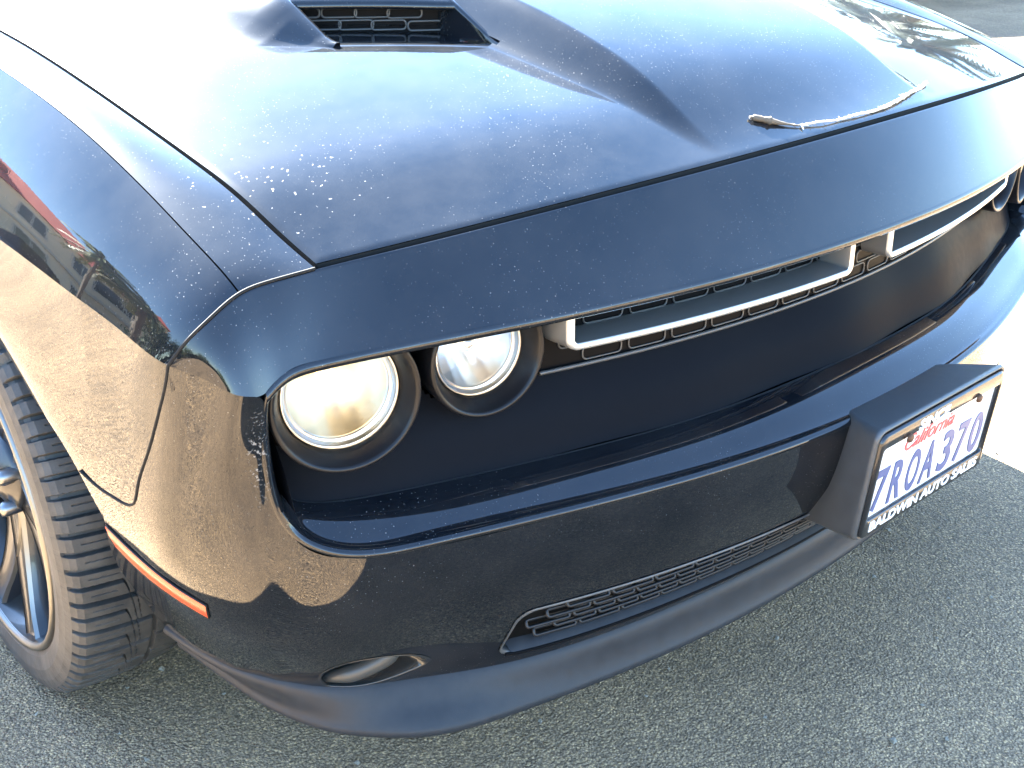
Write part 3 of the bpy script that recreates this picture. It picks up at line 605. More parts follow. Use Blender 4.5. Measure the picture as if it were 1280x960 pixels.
# ---- lower grille
def lower_grille():
    P = np.array([on_face(x, z) for x, z in LG]); n = len(P)
    D = []
    for i in range(n):
        a, b = P[i], P[(i+1) % n]; m = max(1, int(np.linalg.norm(b-a)/.03))
        for k in range(m):
            q = a+(b-a)*k/m; f = on_face(q[0], q[2]); D.append(f if f is not None else q)
    D = np.array(D); cz = .325
    def shrink(d, back, lift=0):
        Q = D.copy(); Q[:, 1] += back; Q[:, 2] = cz+(Q[:, 2]-cz)*(1-d/.047)+lift; Q[:, 0] *= (1-d/.6); return Q
    mb = MB(); mb.grid(np.stack([D+np.array([0, -.0015, 0]), shrink(.002, -.0035), shrink(.004, -.001), shrink(.006, .012), shrink(.007, .03), shrink(.006, .07, .0)]), wrapu=True)
    s = mb.build('lower_grille', MATTE, car)
    # bright worn edge along the bottom lip
    Db = rs(np.array([D[i] for i in range(len(D)) if D[i][2] < .2815]), 80); Db = Db[np.argsort(Db[:, 0])]
    mb = MB(); mb.tube(Db+np.array([0, -.004, .001]), .0022, 6); mb.build('lip_edge', MESHM, s)
    # mesh just behind the skin, a sloping ledge below it
    X = np.linspace(-.575, .575, 70)
    def yf(x, z): return on_face(x, z)[1]
    zs = np.linspace(.284, .372, 12); FY = np.array([[yf(x, z) for x in X] for z in zs])
    def ymesh(x, z):
        k = np.interp(z, zs, np.arange(12)); i = int(min(k, 10)); row = FY[i]*(1-(k-i))+FY[i+1]*(k-i); return float(np.interp(x, X, row))
    Z0 = .292
    mb = MB(); mb.grid(np.stack([np.stack([X, FY[0]-.001, X*0+.2815], 1), np.stack([X, FY[0]+.006, X*0+.2875], 1), np.stack([X, np.array([ymesh(x, Z0) for x in X])+.020, X*0+Z0], 1)])); mb.build('ledge', CHIN, s)
    def dep(z): return np.interp(z, [Z0, .376], [.016, .007])
    mb = MB(); mb.grid(np.stack([np.stack([X, np.array([ymesh(x, z) for x in X])+dep(z)+.004, X*0+z], 1) for z in np.linspace(Z0-.004, .376, 6)])); mb.build('mesh_plate', BLACK, s)
    me = slot_mesh(.060, .0098, .003, .0026, 'mesh_slot', SLOTD)
    for row in range(6):
        z = Z0+.008+row*.0140
        for k in range(-9, 10):
            x = (k+.33*(row % 3))*.064
            if abs(x) > .548: continue
            sl_ = (ymesh(x+.02, z)-ymesh(x-.02, z))/.04
            o = bpy.data.objects.new('mesh_slot', me); link(o, s); o.location = (x, ymesh(x, z)+dep(z), z); o.rotation_euler = (R_(-30), 0, math.atan(sl_))
lower_grille()

# ---- air ducts near the chin
def ducts():
    P = np.array([on_face(x, z) for x, z in DUCT]); P = rs(np.concatenate([P, P[:1]]), 61)[:-1]
    c = P.mean(0)
    def ins(d, back, dx=0, dz=0): Q = c+(P-c)*(1-d); return Q+np.array([dx, back, dz])
    for sx in (1, -1):
        m = np.array([sx, 1, 1]); mb = MB()
        rows = [P+np.array([0, -.0008, 0]), ins(.03, -.0024), ins(.07, .0005, 0, -.001), ins(.11, .012, .001, -.002), ins(.18, .026, .004, -.003), ins(.40, .040, .008, -.004), ins(.75, .046, .012, -.004), ins(.985, .047, .012, -.004)]
        mb.grid(np.stack([r*m for r in rows]), wrapu=True); o = mb.build('air_duct', DUCTM, car)
        # a rounded vane curling through the opening
        V = [np.array(q) for q in ((-.768, .318, .262), (-.758, .300, .270), (-.742, .282, .278), (-.722, .266, .290), (-.704, .254, .306), (-.694, .256, .324))]
        C_ = rs(V, 24)+np.array([0, -.022, 0]); t = MB(); t.tube(C_*m, np.concatenate([np.linspace(.006, .012, 8), np.full(10, .012), np.linspace(.012, .006, 6)]), 12); t.build('duct_vane', VANE, o)
ducts()

# ---- chin spoiler
def chin():
    cb = [(0, .072, .196), (-.3, .0915, .196), (-.55, .139, .197), (-.683, .184, .198), (-.732, .222, .2), (-.769, .266, .2), (-.795, .319, .2), (-.812, .382, .2), (-.825, .485, .2), (-.836, .56, .205)]
    ct = [(0, .082, .252), (-.3, .104, .252), (-.55, .162, .252), (-.68, .228, .252), (-.742, .266, .252), (-.783, .303, .252), (-.808, .342, .252), (-.832, .39, .252), (-.853, .475, .252), (-.862, .541, .254)]
    cb, ct = np.array(cb), np.array(ct); out = np.array([(0, -1, 0)]*3+[(-.3, -.95, 0), (-.45, -.9, 0), (-.6, -.8, 0), (-.8, -.6, 0), (-.9, -.4, 0), (-1, -.1, 0), (-1, 0, 0)])
    rows = [ct+out*-.004+np.array([0, 0, .006]), ct+out*.003, ct*.5+cb*.5+out*.0035, cb+out*.004+np.array([0, 0, .004]), cb+out*.0055, cb+out*.005+np.array([0, 0, -.005]), cb+out*.002+np.array([0, 0, -.009]), cb-out*.06+np.array([0, 0, -.006])]
    G = loft([mir(r) for r in rows], 321, 40, tv=np.array([0, .12, .5, .84, .9, .95, 1.0, 1.25])); mb = MB(); mb.grid(G); mb.build('chin_spoiler', CHIN, car)
chin()

# ---- orange side markers
def markers():
    A = rs(snap([(-.94, .489, .474), (-.93, .42, .462), (-.915, .352, .443), (-.903, .318, .425)], .0), 40)
    B = rs(snap([(-.937, .476, .445), (-.923, .413, .429), (-.907, .349, .409), (-.900, .327, .397)], .0), 40)
    for sx in (1, -1):
        m = np.array([sx, 1, 1]); n_ = np.array([-.85, -.5, -.1])*.003
        mb = MB(); mb.grid(np.stack([A*m, (A*.93+B*.07+n_)*m, (A*.5+B*.5+n_*1.3)*m, (A*.07+B*.93+n_)*m, B*m]))
        o = mb.build('side_marker', MARKER, car); o['label'] = 'long orange side marker lens ahead of the wheel'
        C_ = np.concatenate([A, B[::-1]]); t = MB(); t.tube((C_+n_*.4)*m, .0016, 6, closed=True); t.build('marker_edge', BEZEL, o)
markers()

# ---- hood scoops
def scoops():
    L0 = np.array([(-.456, .655), (-.41, .622), (-.33, .563), (-.285, .528), (-.272, .52)])
    def hz_(x, y): return float(hood_z(np.array([x]), np.array([y-y_hood(x)]))[0])
    Lp = rs(np.c_[L0, np.zeros(len(L0))], 40); d = np.array([.58, .81, 0]); d /= np.linalg.norm(d)   # rearwards, square to the lip
    d = np.array([-.08, 1, 0]); d /= np.linalg.norm(d)
    def row(off, lift, shr=0):
        out = []
        for k, p in enumerate(Lp):
            u = k/39; q = p+d*off; q = q+(Lp[20]-p)*shr*np.array([1, 1, 0]); out.append((q[0], q[1], hz_(min(q[0], -.345) if False else q[0], q[1])*0+base(q[0], q[1])+lift))
        return np.array(out)
    def base(x, y):
        s = y-y_hood(x); return float(ncs(HOODS, HOODZ, np.array([s]))[0]+ncs([0, .4, .8, 1.5], np.array([.0455, .040, .030, .028]), np.array([s]))[0]*(1-(x/.776)**2))
    for sx in (1, -1):
        m = np.array([sx, 1, 1])
        # floor with a bright rounded front lip
        rows = [row(-.0215, -.0001), row(-.019, .0003), row(-.010, .0004), row(-.002, .0003), row(.001, -.0006), row(.004, -.003), row(.02, -.006), row(.05, -.009), row(.115, -.010)]
        mb = MB(); mb.grid(np.stack([r*m for r in rows]))
        roof = [row(.085, .026), row(.072, .029), row(.070, .033), row(.074, .038), row(.084, .041), row(.10, .043), row(.22, .042), row(.42, .022), row(.55, -.002)]
        mb.grid(np.stack([r*m for r in roof]))
        # cheeks: a ramp from the lip up to the roof edge, swelling out of the hood on the outer side
        for k, sg_, wmax in ((0, -1, .13), (39, 1, .012)):
            off = np.concatenate([np.linspace(-.022, .066, 20), [.080, .10, .16, .22, .32, .42, .55]]); lift = np.interp(off, [-.010, .006, .066, .080, .10, .22, .42, .55], [.005, .008, .034, .040, .043, .042, .022, -.002]); ww = np.interp(off, [-.020, .05, .22, .55], [.006, wmax*.55+.005, wmax, wmax])
            ch = []
            for o_, l_, w_ in zip(off, lift, ww):
                p = Lp[k]+d*o_; q = base(p[0], p[1]); rim = [(p[0]-sg_*.003, p[1], q-.014), (p[0]-sg_*.003, p[1], q+l_*.85), (p[0]-sg_*.0022, p[1], q+l_), (p[0]+sg_*.004, p[1], q+l_+.0006)]
                out_ = []
                for f_, g_ in ((.12, .97), (.3, .80), (.5, .5), (.7, .2), (.85, .06), (1.0, -.03)):
                    x = p[0]+sg_*(.004+w_*f_); out_.append((x, p[1], base(x, p[1])+l_*g_))
                ch.append(rim+out_)
            mb.grid(np.array(ch).transpose(1, 0, 2)*m)
        o = mb.build('hood_scoop', PAINT, car)
        bk = MB(); bk.grid(np.stack([row(.105, -.016)*m, row(.105, .036)*m])); pl = bk.build('scoop_grille', MESHM, o)
        me = slot_mesh(.050, .013, .005, .0016, 'scoop_slot')
        for rI, hgt in enumerate((.000, .017)):
            for k in range(5):
                u = (.06+.21*k+.09*rI)
                if u > .97: continue
                p = Lp[int(u*39)]+d*.1035; s_ = bpy.data.objects.new('scoop_slot', me); link(s_, o)
                s_.location = (sx*p[0], p[1], base(p[0], p[1])+hgt); s_.rotation_euler = (0, 0, -sx*.62)
scoops()

# ---- reflection streak along the front edge of the hood, built as a solid strand
def streak():
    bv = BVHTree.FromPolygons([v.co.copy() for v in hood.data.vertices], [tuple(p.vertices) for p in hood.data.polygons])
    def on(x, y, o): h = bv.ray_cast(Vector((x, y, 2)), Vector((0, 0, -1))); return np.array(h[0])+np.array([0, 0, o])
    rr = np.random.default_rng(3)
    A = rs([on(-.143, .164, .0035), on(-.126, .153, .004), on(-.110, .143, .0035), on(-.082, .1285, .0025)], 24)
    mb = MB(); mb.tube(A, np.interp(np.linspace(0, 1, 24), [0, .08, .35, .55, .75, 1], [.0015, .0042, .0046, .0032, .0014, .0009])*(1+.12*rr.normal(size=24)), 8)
    o = mb.build('hood_streak', STREAK_BROWN); tag(o, 'brown and pale reflection streak along the hood front edge, built as a solid strand', 'streak')
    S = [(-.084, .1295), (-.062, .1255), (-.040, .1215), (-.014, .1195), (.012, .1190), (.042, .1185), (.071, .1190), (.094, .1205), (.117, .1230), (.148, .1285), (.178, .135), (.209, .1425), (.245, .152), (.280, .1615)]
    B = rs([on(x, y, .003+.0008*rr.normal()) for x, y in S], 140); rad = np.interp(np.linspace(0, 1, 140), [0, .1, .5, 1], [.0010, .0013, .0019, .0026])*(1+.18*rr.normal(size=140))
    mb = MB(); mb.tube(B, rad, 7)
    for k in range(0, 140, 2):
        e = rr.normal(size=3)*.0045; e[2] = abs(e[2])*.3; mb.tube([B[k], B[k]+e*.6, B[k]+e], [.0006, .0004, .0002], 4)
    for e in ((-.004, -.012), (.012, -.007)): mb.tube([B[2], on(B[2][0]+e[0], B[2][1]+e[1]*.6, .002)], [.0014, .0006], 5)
    mb.build('pale_reflection_strand', STREAK_PALE, o)
STREAK_BROWN = mat_simple('brown_streak', (.10, .075, .05), .8, bump=.4, bscale=500, var=.3)
STREAK_PALE = mat_simple('pale_streak', (.50, .46, .38), .85, bump=.4, bscale=700, var=.2)
streak()

# ---- plate bracket, number plate and its frame
PX, PY, PZ, TILT = .012, -.075, .450, -.10
def plate_group():
    Mx = Matrix.Translation((PX, PY, PZ)) @ Matrix.Rotation(-TILT, 4, 'X')
    def T(x, z, y=0): return np.array(Mx @ Vector((x, y, z)))
    fr = rrect(-.164, .164, -.086, .088, .014, 4); fr = np.array(fr)
    def ring(scale, y, dx=0): return np.array([T(p[0]*scale, p[1]*scale, y) for p in fr])
    front = ring(1.0, .004); edge = ring(.985, 0); inn = ring(.955, .001); back = ring(.955, .012)
    # flaring sides down to the bumper skin
    fl = []
    for p in fr:
        q = T(p[0]*(1.0+.0*abs(p[0])), p[1], .03)
        x = p[0]; s_ = 1 if x > 0 else -1; zz = PZ+p[1]*(.98 if p[1] > 0 else 1.25)
        wx = np.interp(zz, [.335, .36, .39, .42, .45, .50, .54], [.10, .150, .200, .175, .130, .100, .095])
        xx = PX+(s_*wx if abs(x) > .145 else x/.145*wx)
        h = on_face(xx, max(.26, min(.505, zz)))
        y = (h[1] if h is not None else 0)+.010
        if p[1] > .07: y = .012+.33*xx*xx; zz = .523
        fl.append((xx, y, zz))
    fl = np.array(fl); mid = front*.45+fl*.55; mid[:, 0] = front[:, 0]*.55+fl[:, 0]*.45
    mb = MB(); mb.grid(np.stack([fl, mid, front*.9+mid*.1, front, edge, inn, back]), wrapu=True)
    mb.add(back, [tuple(range(len(fr)))]); mb.build('plate_bracket', MATTE, car)
    def slab(name, pts, y0, y1, mat, parent):
        V = [T(x, z, y0) for x, z in pts]+[T(x, z, y1) for x, z in pts]; n = len(pts)
        F = [tuple(range(n))[::-1], tuple(range(n, 2*n))]+[(i, (i+1) % n, n+(i+1) % n, n+i) for i in range(n)]
        return mesh_obj(name, V, F, mat, parent, smooth=False)
    plate = slab('license_plate', rrect(-.152, .152, -.076, .076, .010), .006, .002, WHITE, car)
    plate['label'] = 'white plate reading 7ROA370 in a black dealer frame'
    # frame as a ring with wide top and bottom bars
    o_ = rrect(-.157, .157, -.081, .081, .012, 4); i_ = rrect(-.149, .149, -.054, .060, .006, 4); n = len(o_)
    rows = [[T(x, z, .004) for x, z in o_], [T(x, z, -.003) for x, z in o_], [T(x*.99, z*.98, -.0045) for x, z in o_], [T(x*1.004, z*1.02, -.0045) for x, z in i_], [T(x, z, -.0035) for x, z in i_], [T(x, z, .002) for x, z in i_]]
    mb = MB(); mb.grid(np.array(rows), wrapu=True); mb.build('plate_frame', FRAMEB, plate)
    def text(body, name, x, z, size, width, mat, depth=.0006, y=-.0005, shear=0, bold=0):
        cu = bpy.data.curves.new(name, 'FONT'); cu.body = body; cu.size = size; cu.align_x = 'CENTER'; cu.align_y = 'CENTER'; cu.extrude = depth; cu.shear = shear; cu.offset = bold
        to = bpy.data.objects.new(name, cu); COL.objects.link(to); bpy.context.view_layer.update()
        dg = bpy.context.evaluated_depsgraph_get(); me = bpy.data.meshes.new_from_object(to.evaluated_get(dg)); bpy.data.objects.remove(to)
        V = np.array([v.co[:] for v in me.vertices]); cx_ = (V[:, 0].max()+V[:, 0].min())/2; sc = width/(V[:, 0].max()-V[:, 0].min()); cy_ = (V[:, 1].max()+V[:, 1].min())/2
        sy = size/(V[:, 1].max()-V[:, 1].min())
        for v in me.vertices:
            a_, b_, c_ = v.co; v.co = Vector(T(x+(a_-cx_)*sc, z+(b_-cy_)*sy, y-c_))
        me.materials.append(mat); o = bpy.data.objects.new(name, me); link(o, plate); return o
    for ch_, x_ in zip('7ROA370', (-.124, -.083, -.043, -.003, .043, .084, .124)):
        text(ch_, 'registration_character', x_, -.014, .068, .030 if ch_ != 'A' else .033, NAVY, y=.0012, bold=.0012)
    text('California', 'state_script', -.02, .042, .024, .125, RED, y=.0012, shear=.4)
    text('SINCE', 'frame_lettering', -.030, .0690, .0165, .075, FRAMEW, y=-.0048, bold=.0005)
    text('BALDWIN AUTO SALES', 'frame_lettering', 0, -.0655, .0165, .280, FRAMEW, y=-.0048, bold=.0005)
    for x in (-.089, .089):
        c = T(x, .058, -.0045); ax = T(0, 0, -1)-T(0, 0, 0); mb = MB(); mb.grid(lathe_grid([(.0065, 0), (.0065, .002), (.0052, .004), (.0032, .0048), (.0005, .005)], 14, c, ax), wrapu=True); mb.build('screw', SCREW, plate)
plate_group()

# ---- wheels
def tyre_mesh(dense):
    R0 = .356; half = .1225
    # lateral profile: q in [0,1] from outer bead to inner bead
    def prof():
        P = []
        for l, r in ((0.022, .272), (.010, .276), (.004, .285), (.0, .305), (.0015, .322), (.006, .336), (.013, .345), (.022, .3505)): P.append((l, r))
        nl = 130 if dense else 26
        for k in range(nl):
            l = .028+(.217-.028)*k/(nl-1); P.append((l, R0-.0035*((l-.1225)/.0945)**2*1.0-.0012*((l-.1225)/.0945)**4))
        for l, r in ((.223, .3495), (.232, .343), (.239, .334), (.2435, .322), (.245, .305), (.241, .285), (.233, .274)): P.append((l, r))
        return np.array(P)
    P = prof()
    if dense:   # a = angle from straight ahead (-Y), positive upwards
        a = np.concatenate([np.linspace(-95, 50, 900), np.linspace(50, 265, 120)[1:-1]])
    else: a = np.linspace(0, 360, 120, endpoint=False)
    a = R_(1)*a; A, Lx = np.meshgrid(a, P[:, 0], indexing='xy'); Rr = np.repeat(P[:, 1:2], len(a), 1)
    if dense:
        Np = 40; pitch = 2*pi*R0/Np; arc = -A*R0; ph = np.mod(arc, pitch); l = Lx
        dep = np.zeros_like(l)
        def sm(dist, w_, d_): return d_*np.clip((w_/2+.0007-np.abs(dist))/.0014, 0, 1)
        def wrap(x): return (x+pitch/2) % pitch-pitch/2
        on = lambda lo, hi: np.clip((l-lo)/.002, 0, 1)*np.clip((hi-l)/.002, 0, 1)
        g = [sm(wrap(arc-(.10*(l-.03))), .0078, .009)*on(.010, .133),                                            # full lateral groove
             sm(wrap(arc-pitch*.5-(.08*(l-.03))-np.clip(l-.088, 0, 1)**1.5*28*.06/.05), .0066, .009)*on(.010, .114),   # hooked groove
             sm(wrap(arc-pitch*.25-.08*(l-.03)), .0012, .0022)*on(.034, .086), sm(wrap(arc-pitch*.75-.08*(l-.03)), .0012, .0022)*on(.034, .078),
             sm(l-.137, .0085, .0075),                                                                             # circumferential groove
             sm(wrap(arc-.004-(l-.137)**2*8.5), .005, .006)*on(.137, .212), sm(wrap(arc-pitch*.5-(l-.137)**2*7.0), .0016, .004)*on(.15, .19),
             sm(l-.196-.0*arc, .004, .005)*np.clip((np.abs(wrap(arc-pitch*.3))-.008)/.002, 0, 1)]
        dep = np.maximum.reduce(g); Rr = Rr-dep*((Lx > .008) & (Lx < .235))
        # moulded band and nicks on the shoulder
        Rr = Rr+.0012*np.clip(1-np.abs(Lx-.0015)/.003, 0, 1)*(np.mod(arc, pitch*.5) < pitch*.36)*(P[:, 1:2] < .33)
    else:
        Rr = Rr-.006*((np.abs(Lx-.137) < .006) | (np.abs(Lx-.09) < .005))
    G = np.stack([Lx*.86+.003, -Rr*np.cos(A), Rr*np.sin(A)], 2)
    mb = MB(); mb.grid(G, wrapu=True, flip=True); o = mb.build('tyre', RUBBER, smooth=not dense); me = o.data; bpy.data.objects.remove(o); return me
def rim_mesh():
    mb = MB(); ax = (1, 0, 0); c = (0, 0, 0)
    mb.grid(lathe_grid([(.2655, .010), (.262, .030), (.252, .05), (.245, .09), (.24, .2)], 120, c, ax), wrapu=True)
    lip = MB(); lip.grid(lathe_grid([(.277, .018), (.277, .008), (.2745, .0045), (.270, .004), (.2665, .0065), (.265, .012)], 120, c, ax), wrapu=True)
    return mb, lip
def spoke_meshes():
    """five forked spokes: dark body and a machined edge face"""
    dark, face = MB(), MB()
    for k in range(5):
        base_a = R_(72*k+54)
        for s_ in (-1, 1):
            secs = []
            for q in np.linspace(0, 1, 12):
                r = .055+(.263-.055)*q; off = R_(s_*(3.5+13.5*q**1.3)); wd = .034-.014*q+.010*max(0, q-.85)/.15; x = .052-.034*q**1.5
                a = base_a+off; e = np.array([0, cos(a), sin(a)]); n = np.array([0, -sin(a), cos(a)]); p = e*r
                secs.append([p+n*wd+np.array([x+.042, 0, 0]), p+n*wd*.95+np.array([x+.006, 0, 0]), p+n*(wd*.80)+np.array([x, 0, 0]), p+n*(wd*.55)+np.array([x+.003, 0, 0]),
                             p-n*(wd*.55)+np.array([x+.003, 0, 0]), p-n*(wd*.80)+np.array([x, 0, 0]), p-n*wd*.95+np.array([x+.006, 0, 0]), p-n*wd+np.array([x+.042, 0, 0])])
            S = np.array(secs); dark.grid(S)
            for i0 in (1, 5): face.grid(S[:, i0:i0+2]-np.array([.0006, 0, 0]))
    dark.grid(lathe_grid([(.001, .030), (.03, .030), (.034, .034), (.062, .046), (.066, .052), (.066, .09)], 40, (0, 0, 0), (1, 0, 0)), wrapu=True)
    return dark, face
def wheel(first, dense, x, y, z, side, steer=0):
    root = link(bpy.data.objects.new('wheel', None), car); root.location = (x, y, z); root.rotation_euler = (0, 0, steer+(pi if side > 0 else 0))
    t = link(bpy.data.objects.new('tyre', first['tyre_dense' if dense else 'tyre']), root)
    for nm in ('rim', 'rim_lip', 'spokes', 'spoke_edge', 'brake_disc'):
        link(bpy.data.objects.new(nm, first[nm]), root)
    for k in range(5):
        o = link(bpy.data.objects.new('lug_nut', first['lug_nut']), root); o.rotation_euler = (R_(72*k+18), 0, 0)
    return root
def wheels():
    f = {'tyre_dense': tyre_mesh(True), 'tyre': tyre_mesh(False)}
    def me_of(mb, name, mat): o = mb.build(name, mat); me = o.data; bpy.data.objects.remove(o); return me
    _rm, _lp = rim_mesh(); f['rim'] = me_of(_rm, 'rim', RIMM); f['rim_lip'] = me_of(_lp, 'rim_lip', RIMEDGE); d, e = spoke_meshes(); f['spokes'] = me_of(d, 'spokes', RIMM); f['spoke_edge'] = me_of(e, 'spoke_edge', RIMEDGE)
    lg = MB(); lg.grid(lathe_grid([(.013, .06), (.013, .030), (.010, .024), (.001, .022)], 6, (0, .057, 0), (1, 0, 0)), wrapu=True); f['lug_nut'] = me_of(lg, 'lug_nut', STEEL)
    bd = MB(); bd.grid(lathe_grid([(.06, .10), (.17, .10), (.17, .125), (.06, .125)], 60, (0, 0, 0), (1, 0, 0)), wrapu=True); f['brake_disc'] = me_of(bd, 'brake_disc', mat_simple('brake_disc_iron', (.12, .11, .10), .4, metal=1))
    wheel(f, True, -.961, .943, .3535, -1, -R_(1.4)); wheel(f, False, .955, .943, .3535, 1); wheel(f, False, -.955, 3.89, .3535, -1); wheel(f, False, .955, 3.89, .3535, 1)
wheels()

# ---- the rest of the body: inner structure, doors, cabin, tail
def shell():
    for sx in (1, -1):
        mb = MB(); G = lathe_grid([(.41, 0), (.415, .02), (.415, .24), (.30, .25), (.05, .25)], 40, (-.865, .943, .36), (1, 0, 0), up=(0, 1, 0), a0=R_(-6), a1=R_(190), full=False)
        mb.grid(G*np.array([sx, 1, 1])); mb.build('wheel_liner', BLACK, car)
    mb = MB(); mb.box(-.60, .60, .34, 1.45, .20, .80); mb.box(-.70, .70, .30, .50, .22, .30); mb.box(-.62, .62, .22, .4, .22, .62); mb.box(-.78, .78, 1.40, 4.7, .20, .45); mb.box(-.72, .72, .30, .50, .26, .80)
    mb.build('under_tray', BLACK, car, smooth=False)
    # body behind the front fenders: sections along Y
    secs = []
    for y, wd, zt, zs in ((1.5, .950, 1.005, .82), (1.9, .945, 1.01, .83), (2.6, .94, 1.01, .84), (3.2, .95, 1.02, .86), (3.7, .965, 1.03, .88), (4.2, .96, 1.03, .88), (4.7, .92, 1.02, .86), (4.98, .86, .98, .80), (5.02, .84, .80, .70)):
        secs.append([(-wd+.03, y, .22), (-wd, y, .34), (-wd+.002, y, .6), (-wd, y, zs), (-wd+.03, y, zt-.06), (-wd+.11, y, zt), (-wd*.5, y, zt+.012), (0, y, zt+.016), (wd*.5, y, zt+.012), (wd-.11, y, zt), (wd-.03, y, zt-.06), (wd, y, zs), (wd-.002, y, .6), (wd, y, .34), (wd-.03, y, .22)])
    S = np.array(secs); mb = MB(); mb.grid(S); mb.add(S[-1], [tuple(range(15))]); mb.add(S[0]+np.array([0, .004, 0]), [tuple(range(15))]); b = mb.build('body_shell', PAINT, car)
    cab = []
    for y, wb, wt, zb_, zt in ((1.50, .80, .76, .99, 1.005), (1.85, .80, .68, 1.0, 1.17), (2.30, .80, .60, 1.0, 1.375), (2.55, .80, .585, 1.0, 1.42), (3.0, .80, .58, 1.0, 1.435), (3.4, .80, .585, 1.01, 1.41), (3.9, .78, .62, 1.02, 1.25), (4.3, .76, .68, 1.02, 1.06)):
        cab.append([(-wb, y, zb_), (-(wb+wt)/2-.02, y, (zb_+zt)/2), (-wt, y, zt-.02), (-wt*.8, y, zt), (0, y, zt+.015), (wt*.8, y, zt), (wt, y, zt-.02), ((wb+wt)/2+.02, y, (zb_+zt)/2), (wb, y, zb_)])
    K = np.array(cab); mb = MB(); mb.grid(K[1:-1][:, 2:7]); mb.grid(K[2:7][:, 0:1].repeat(2, 1)*1); mb.build('roof', PAINT, car)
    mb = MB(); mb.grid(K[:3][:, 2:7]+np.array([0, 0, .003])); mb.build('windscreen', GLASSD, car)
    mb = MB(); mb.grid(K[5:][:, 2:7]+np.array([0, 0, .003])); mb.build('rear_window', GLASSD, car)
    for sl_ in (slice(0, 3), slice(6, 9)):
        mb = MB(); mb.grid(K[:, sl_]); mb.build('side_window', GLASSD, car)
    # windscreen base (cowl)
    mb = MB(); mb.box(-.78, .78, 1.44, 1.56, .96, 1.006); mb.build('cowl', MATTE, car, smooth=False)
shell()

# ================================================================== what the paint mirrors: the surroundings of the car park
STUCCO = mat_simple('beige_stucco', (.78, .66, .50), .9, bump=.3, bscale=30, var=.12)
STUCCO2 = mat_simple('grey_stucco', (.66, .60, .52), .9, bump=.3, bscale=30, var=.12)
TILE = mat_simple('red_roof_tile', (.55, .10, .07), .8, bump=.4, bscale=14, var=.3)
PANE = mat_simple('window_pane', (.02, .025, .03), .08)
FRAMEM = mat_simple('window_frame', (.55, .52, .47), .6)
LEAF = mat_simple('green_leaf', (.055, .085, .025), .6, var=.5, bscale=60)
LEAFD = mat_simple('dark_green_leaf', (.035, .055, .018), .6, var=.5, bscale=60)
PALMG = mat_simple('palm_frond_green', (.040, .052, .016), .55, var=.45, bscale=50)
PALML = mat_simple('backlit_palm_frond', (.15, .17, .05), .55, var=.4, bscale=50)  # backlight through the fronds put into a paler colour
BARK = mat_simple('brown_bark', (.13, .10, .07), .9, bump=.6, bscale=40, var=.3)

def polar(az, d): return np.array([-.4+d*sin(R_(az)), .4+d*cos(R_(az)), 0])
def building():
    p = polar(-29, 27); root = link(bpy.data.objects.new('apartment_building', None)); root.location = p; root.rotation_euler = (0, 0, R_(31))
    tag(root, 'beige three-storey apartment block with red tile roof beside the car park', 'building')
    def part(name, mat, boxes):
        mb = MB()
        for b in boxes: mb.box(*b)
        return mb.build(name, mat, root, smooth=False)
    part('wall', STUCCO, [(-9, 15, 0, 9, 0, 6.6)]); part('wall', STUCCO2, [(1.0, 8.0, -.8, 1, 0, 8.0)]); part('tower', STUCCO, [(-13.5, -9.05, -1.2, 6, 0, 8.4)])
    part('ledge', FRAMEM, [(-9, .95, -.25, -.02, 3.1, 3.35), (8.05, 15, -.25, -.02, 3.1, 3.35)])
    def hip(x0, x1, y0, y1, z, h):
        o = .6; ym = (y0+y1)/2; k = min((x1-x0)/2, (y1-y0)/2)
        V = [(x0-o, y0-o, z), (x1+o, y0-o, z), (x1+o, y1+o, z), (x0-o, y1+o, z), (x0+k, ym, z+h), (x1-k, ym, z+h)]
        mesh_obj('roof', V, [(0, 1, 5, 4), (1, 2, 5), (2, 3, 4, 5), (3, 0, 4), (0, 3, 2, 1)], TILE, root, smooth=False)
    hip(-9, 15, 0, 9, 6.6, 3.4); hip(1, 8, -.8, 3.6, 8.0, 2.2); hip(-13.5, -9.05, -1.2, 6, 8.4, 2.4)
    fm, pm = MB(), MB(); w_, h_ = .75, .85
    for b in ((-w_-.12, w_+.12, -.06, .03, -h_-.14, -h_), (-w_-.12, w_+.12, -.06, .03, h_, h_+.12), (-w_-.12, -w_, -.06, .03, -h_, h_), (w_, w_+.12, -.06, .03, -h_, h_), (-.04, .04, -.05, .03, -h_, h_)): fm.box(*b)
    pm.box(-w_, w_, -.02, .02, -h_, h_)
    a = fm.build('window', FRAMEM, root, smooth=False); c = pm.build('pane', PANE, a, smooth=False); spots = []
    for z in (1.7, 4.9):
        spots += [(x, -.02, z) for x in (-7.4, -4.6, -1.6, 9.8, 12.8)]
    spots += [(x, -.82, z) for z in (1.7, 4.2, 6.7) for x in (2.6, 6.3)]+[(-11.3, -1.22, z) for z in (1.7, 4.2, 6.8)]
    for k, q in enumerate(spots):
        if k: o = link(a.copy(), root); link(c.copy(), o)
        else: o = a
        o.location = q
building()
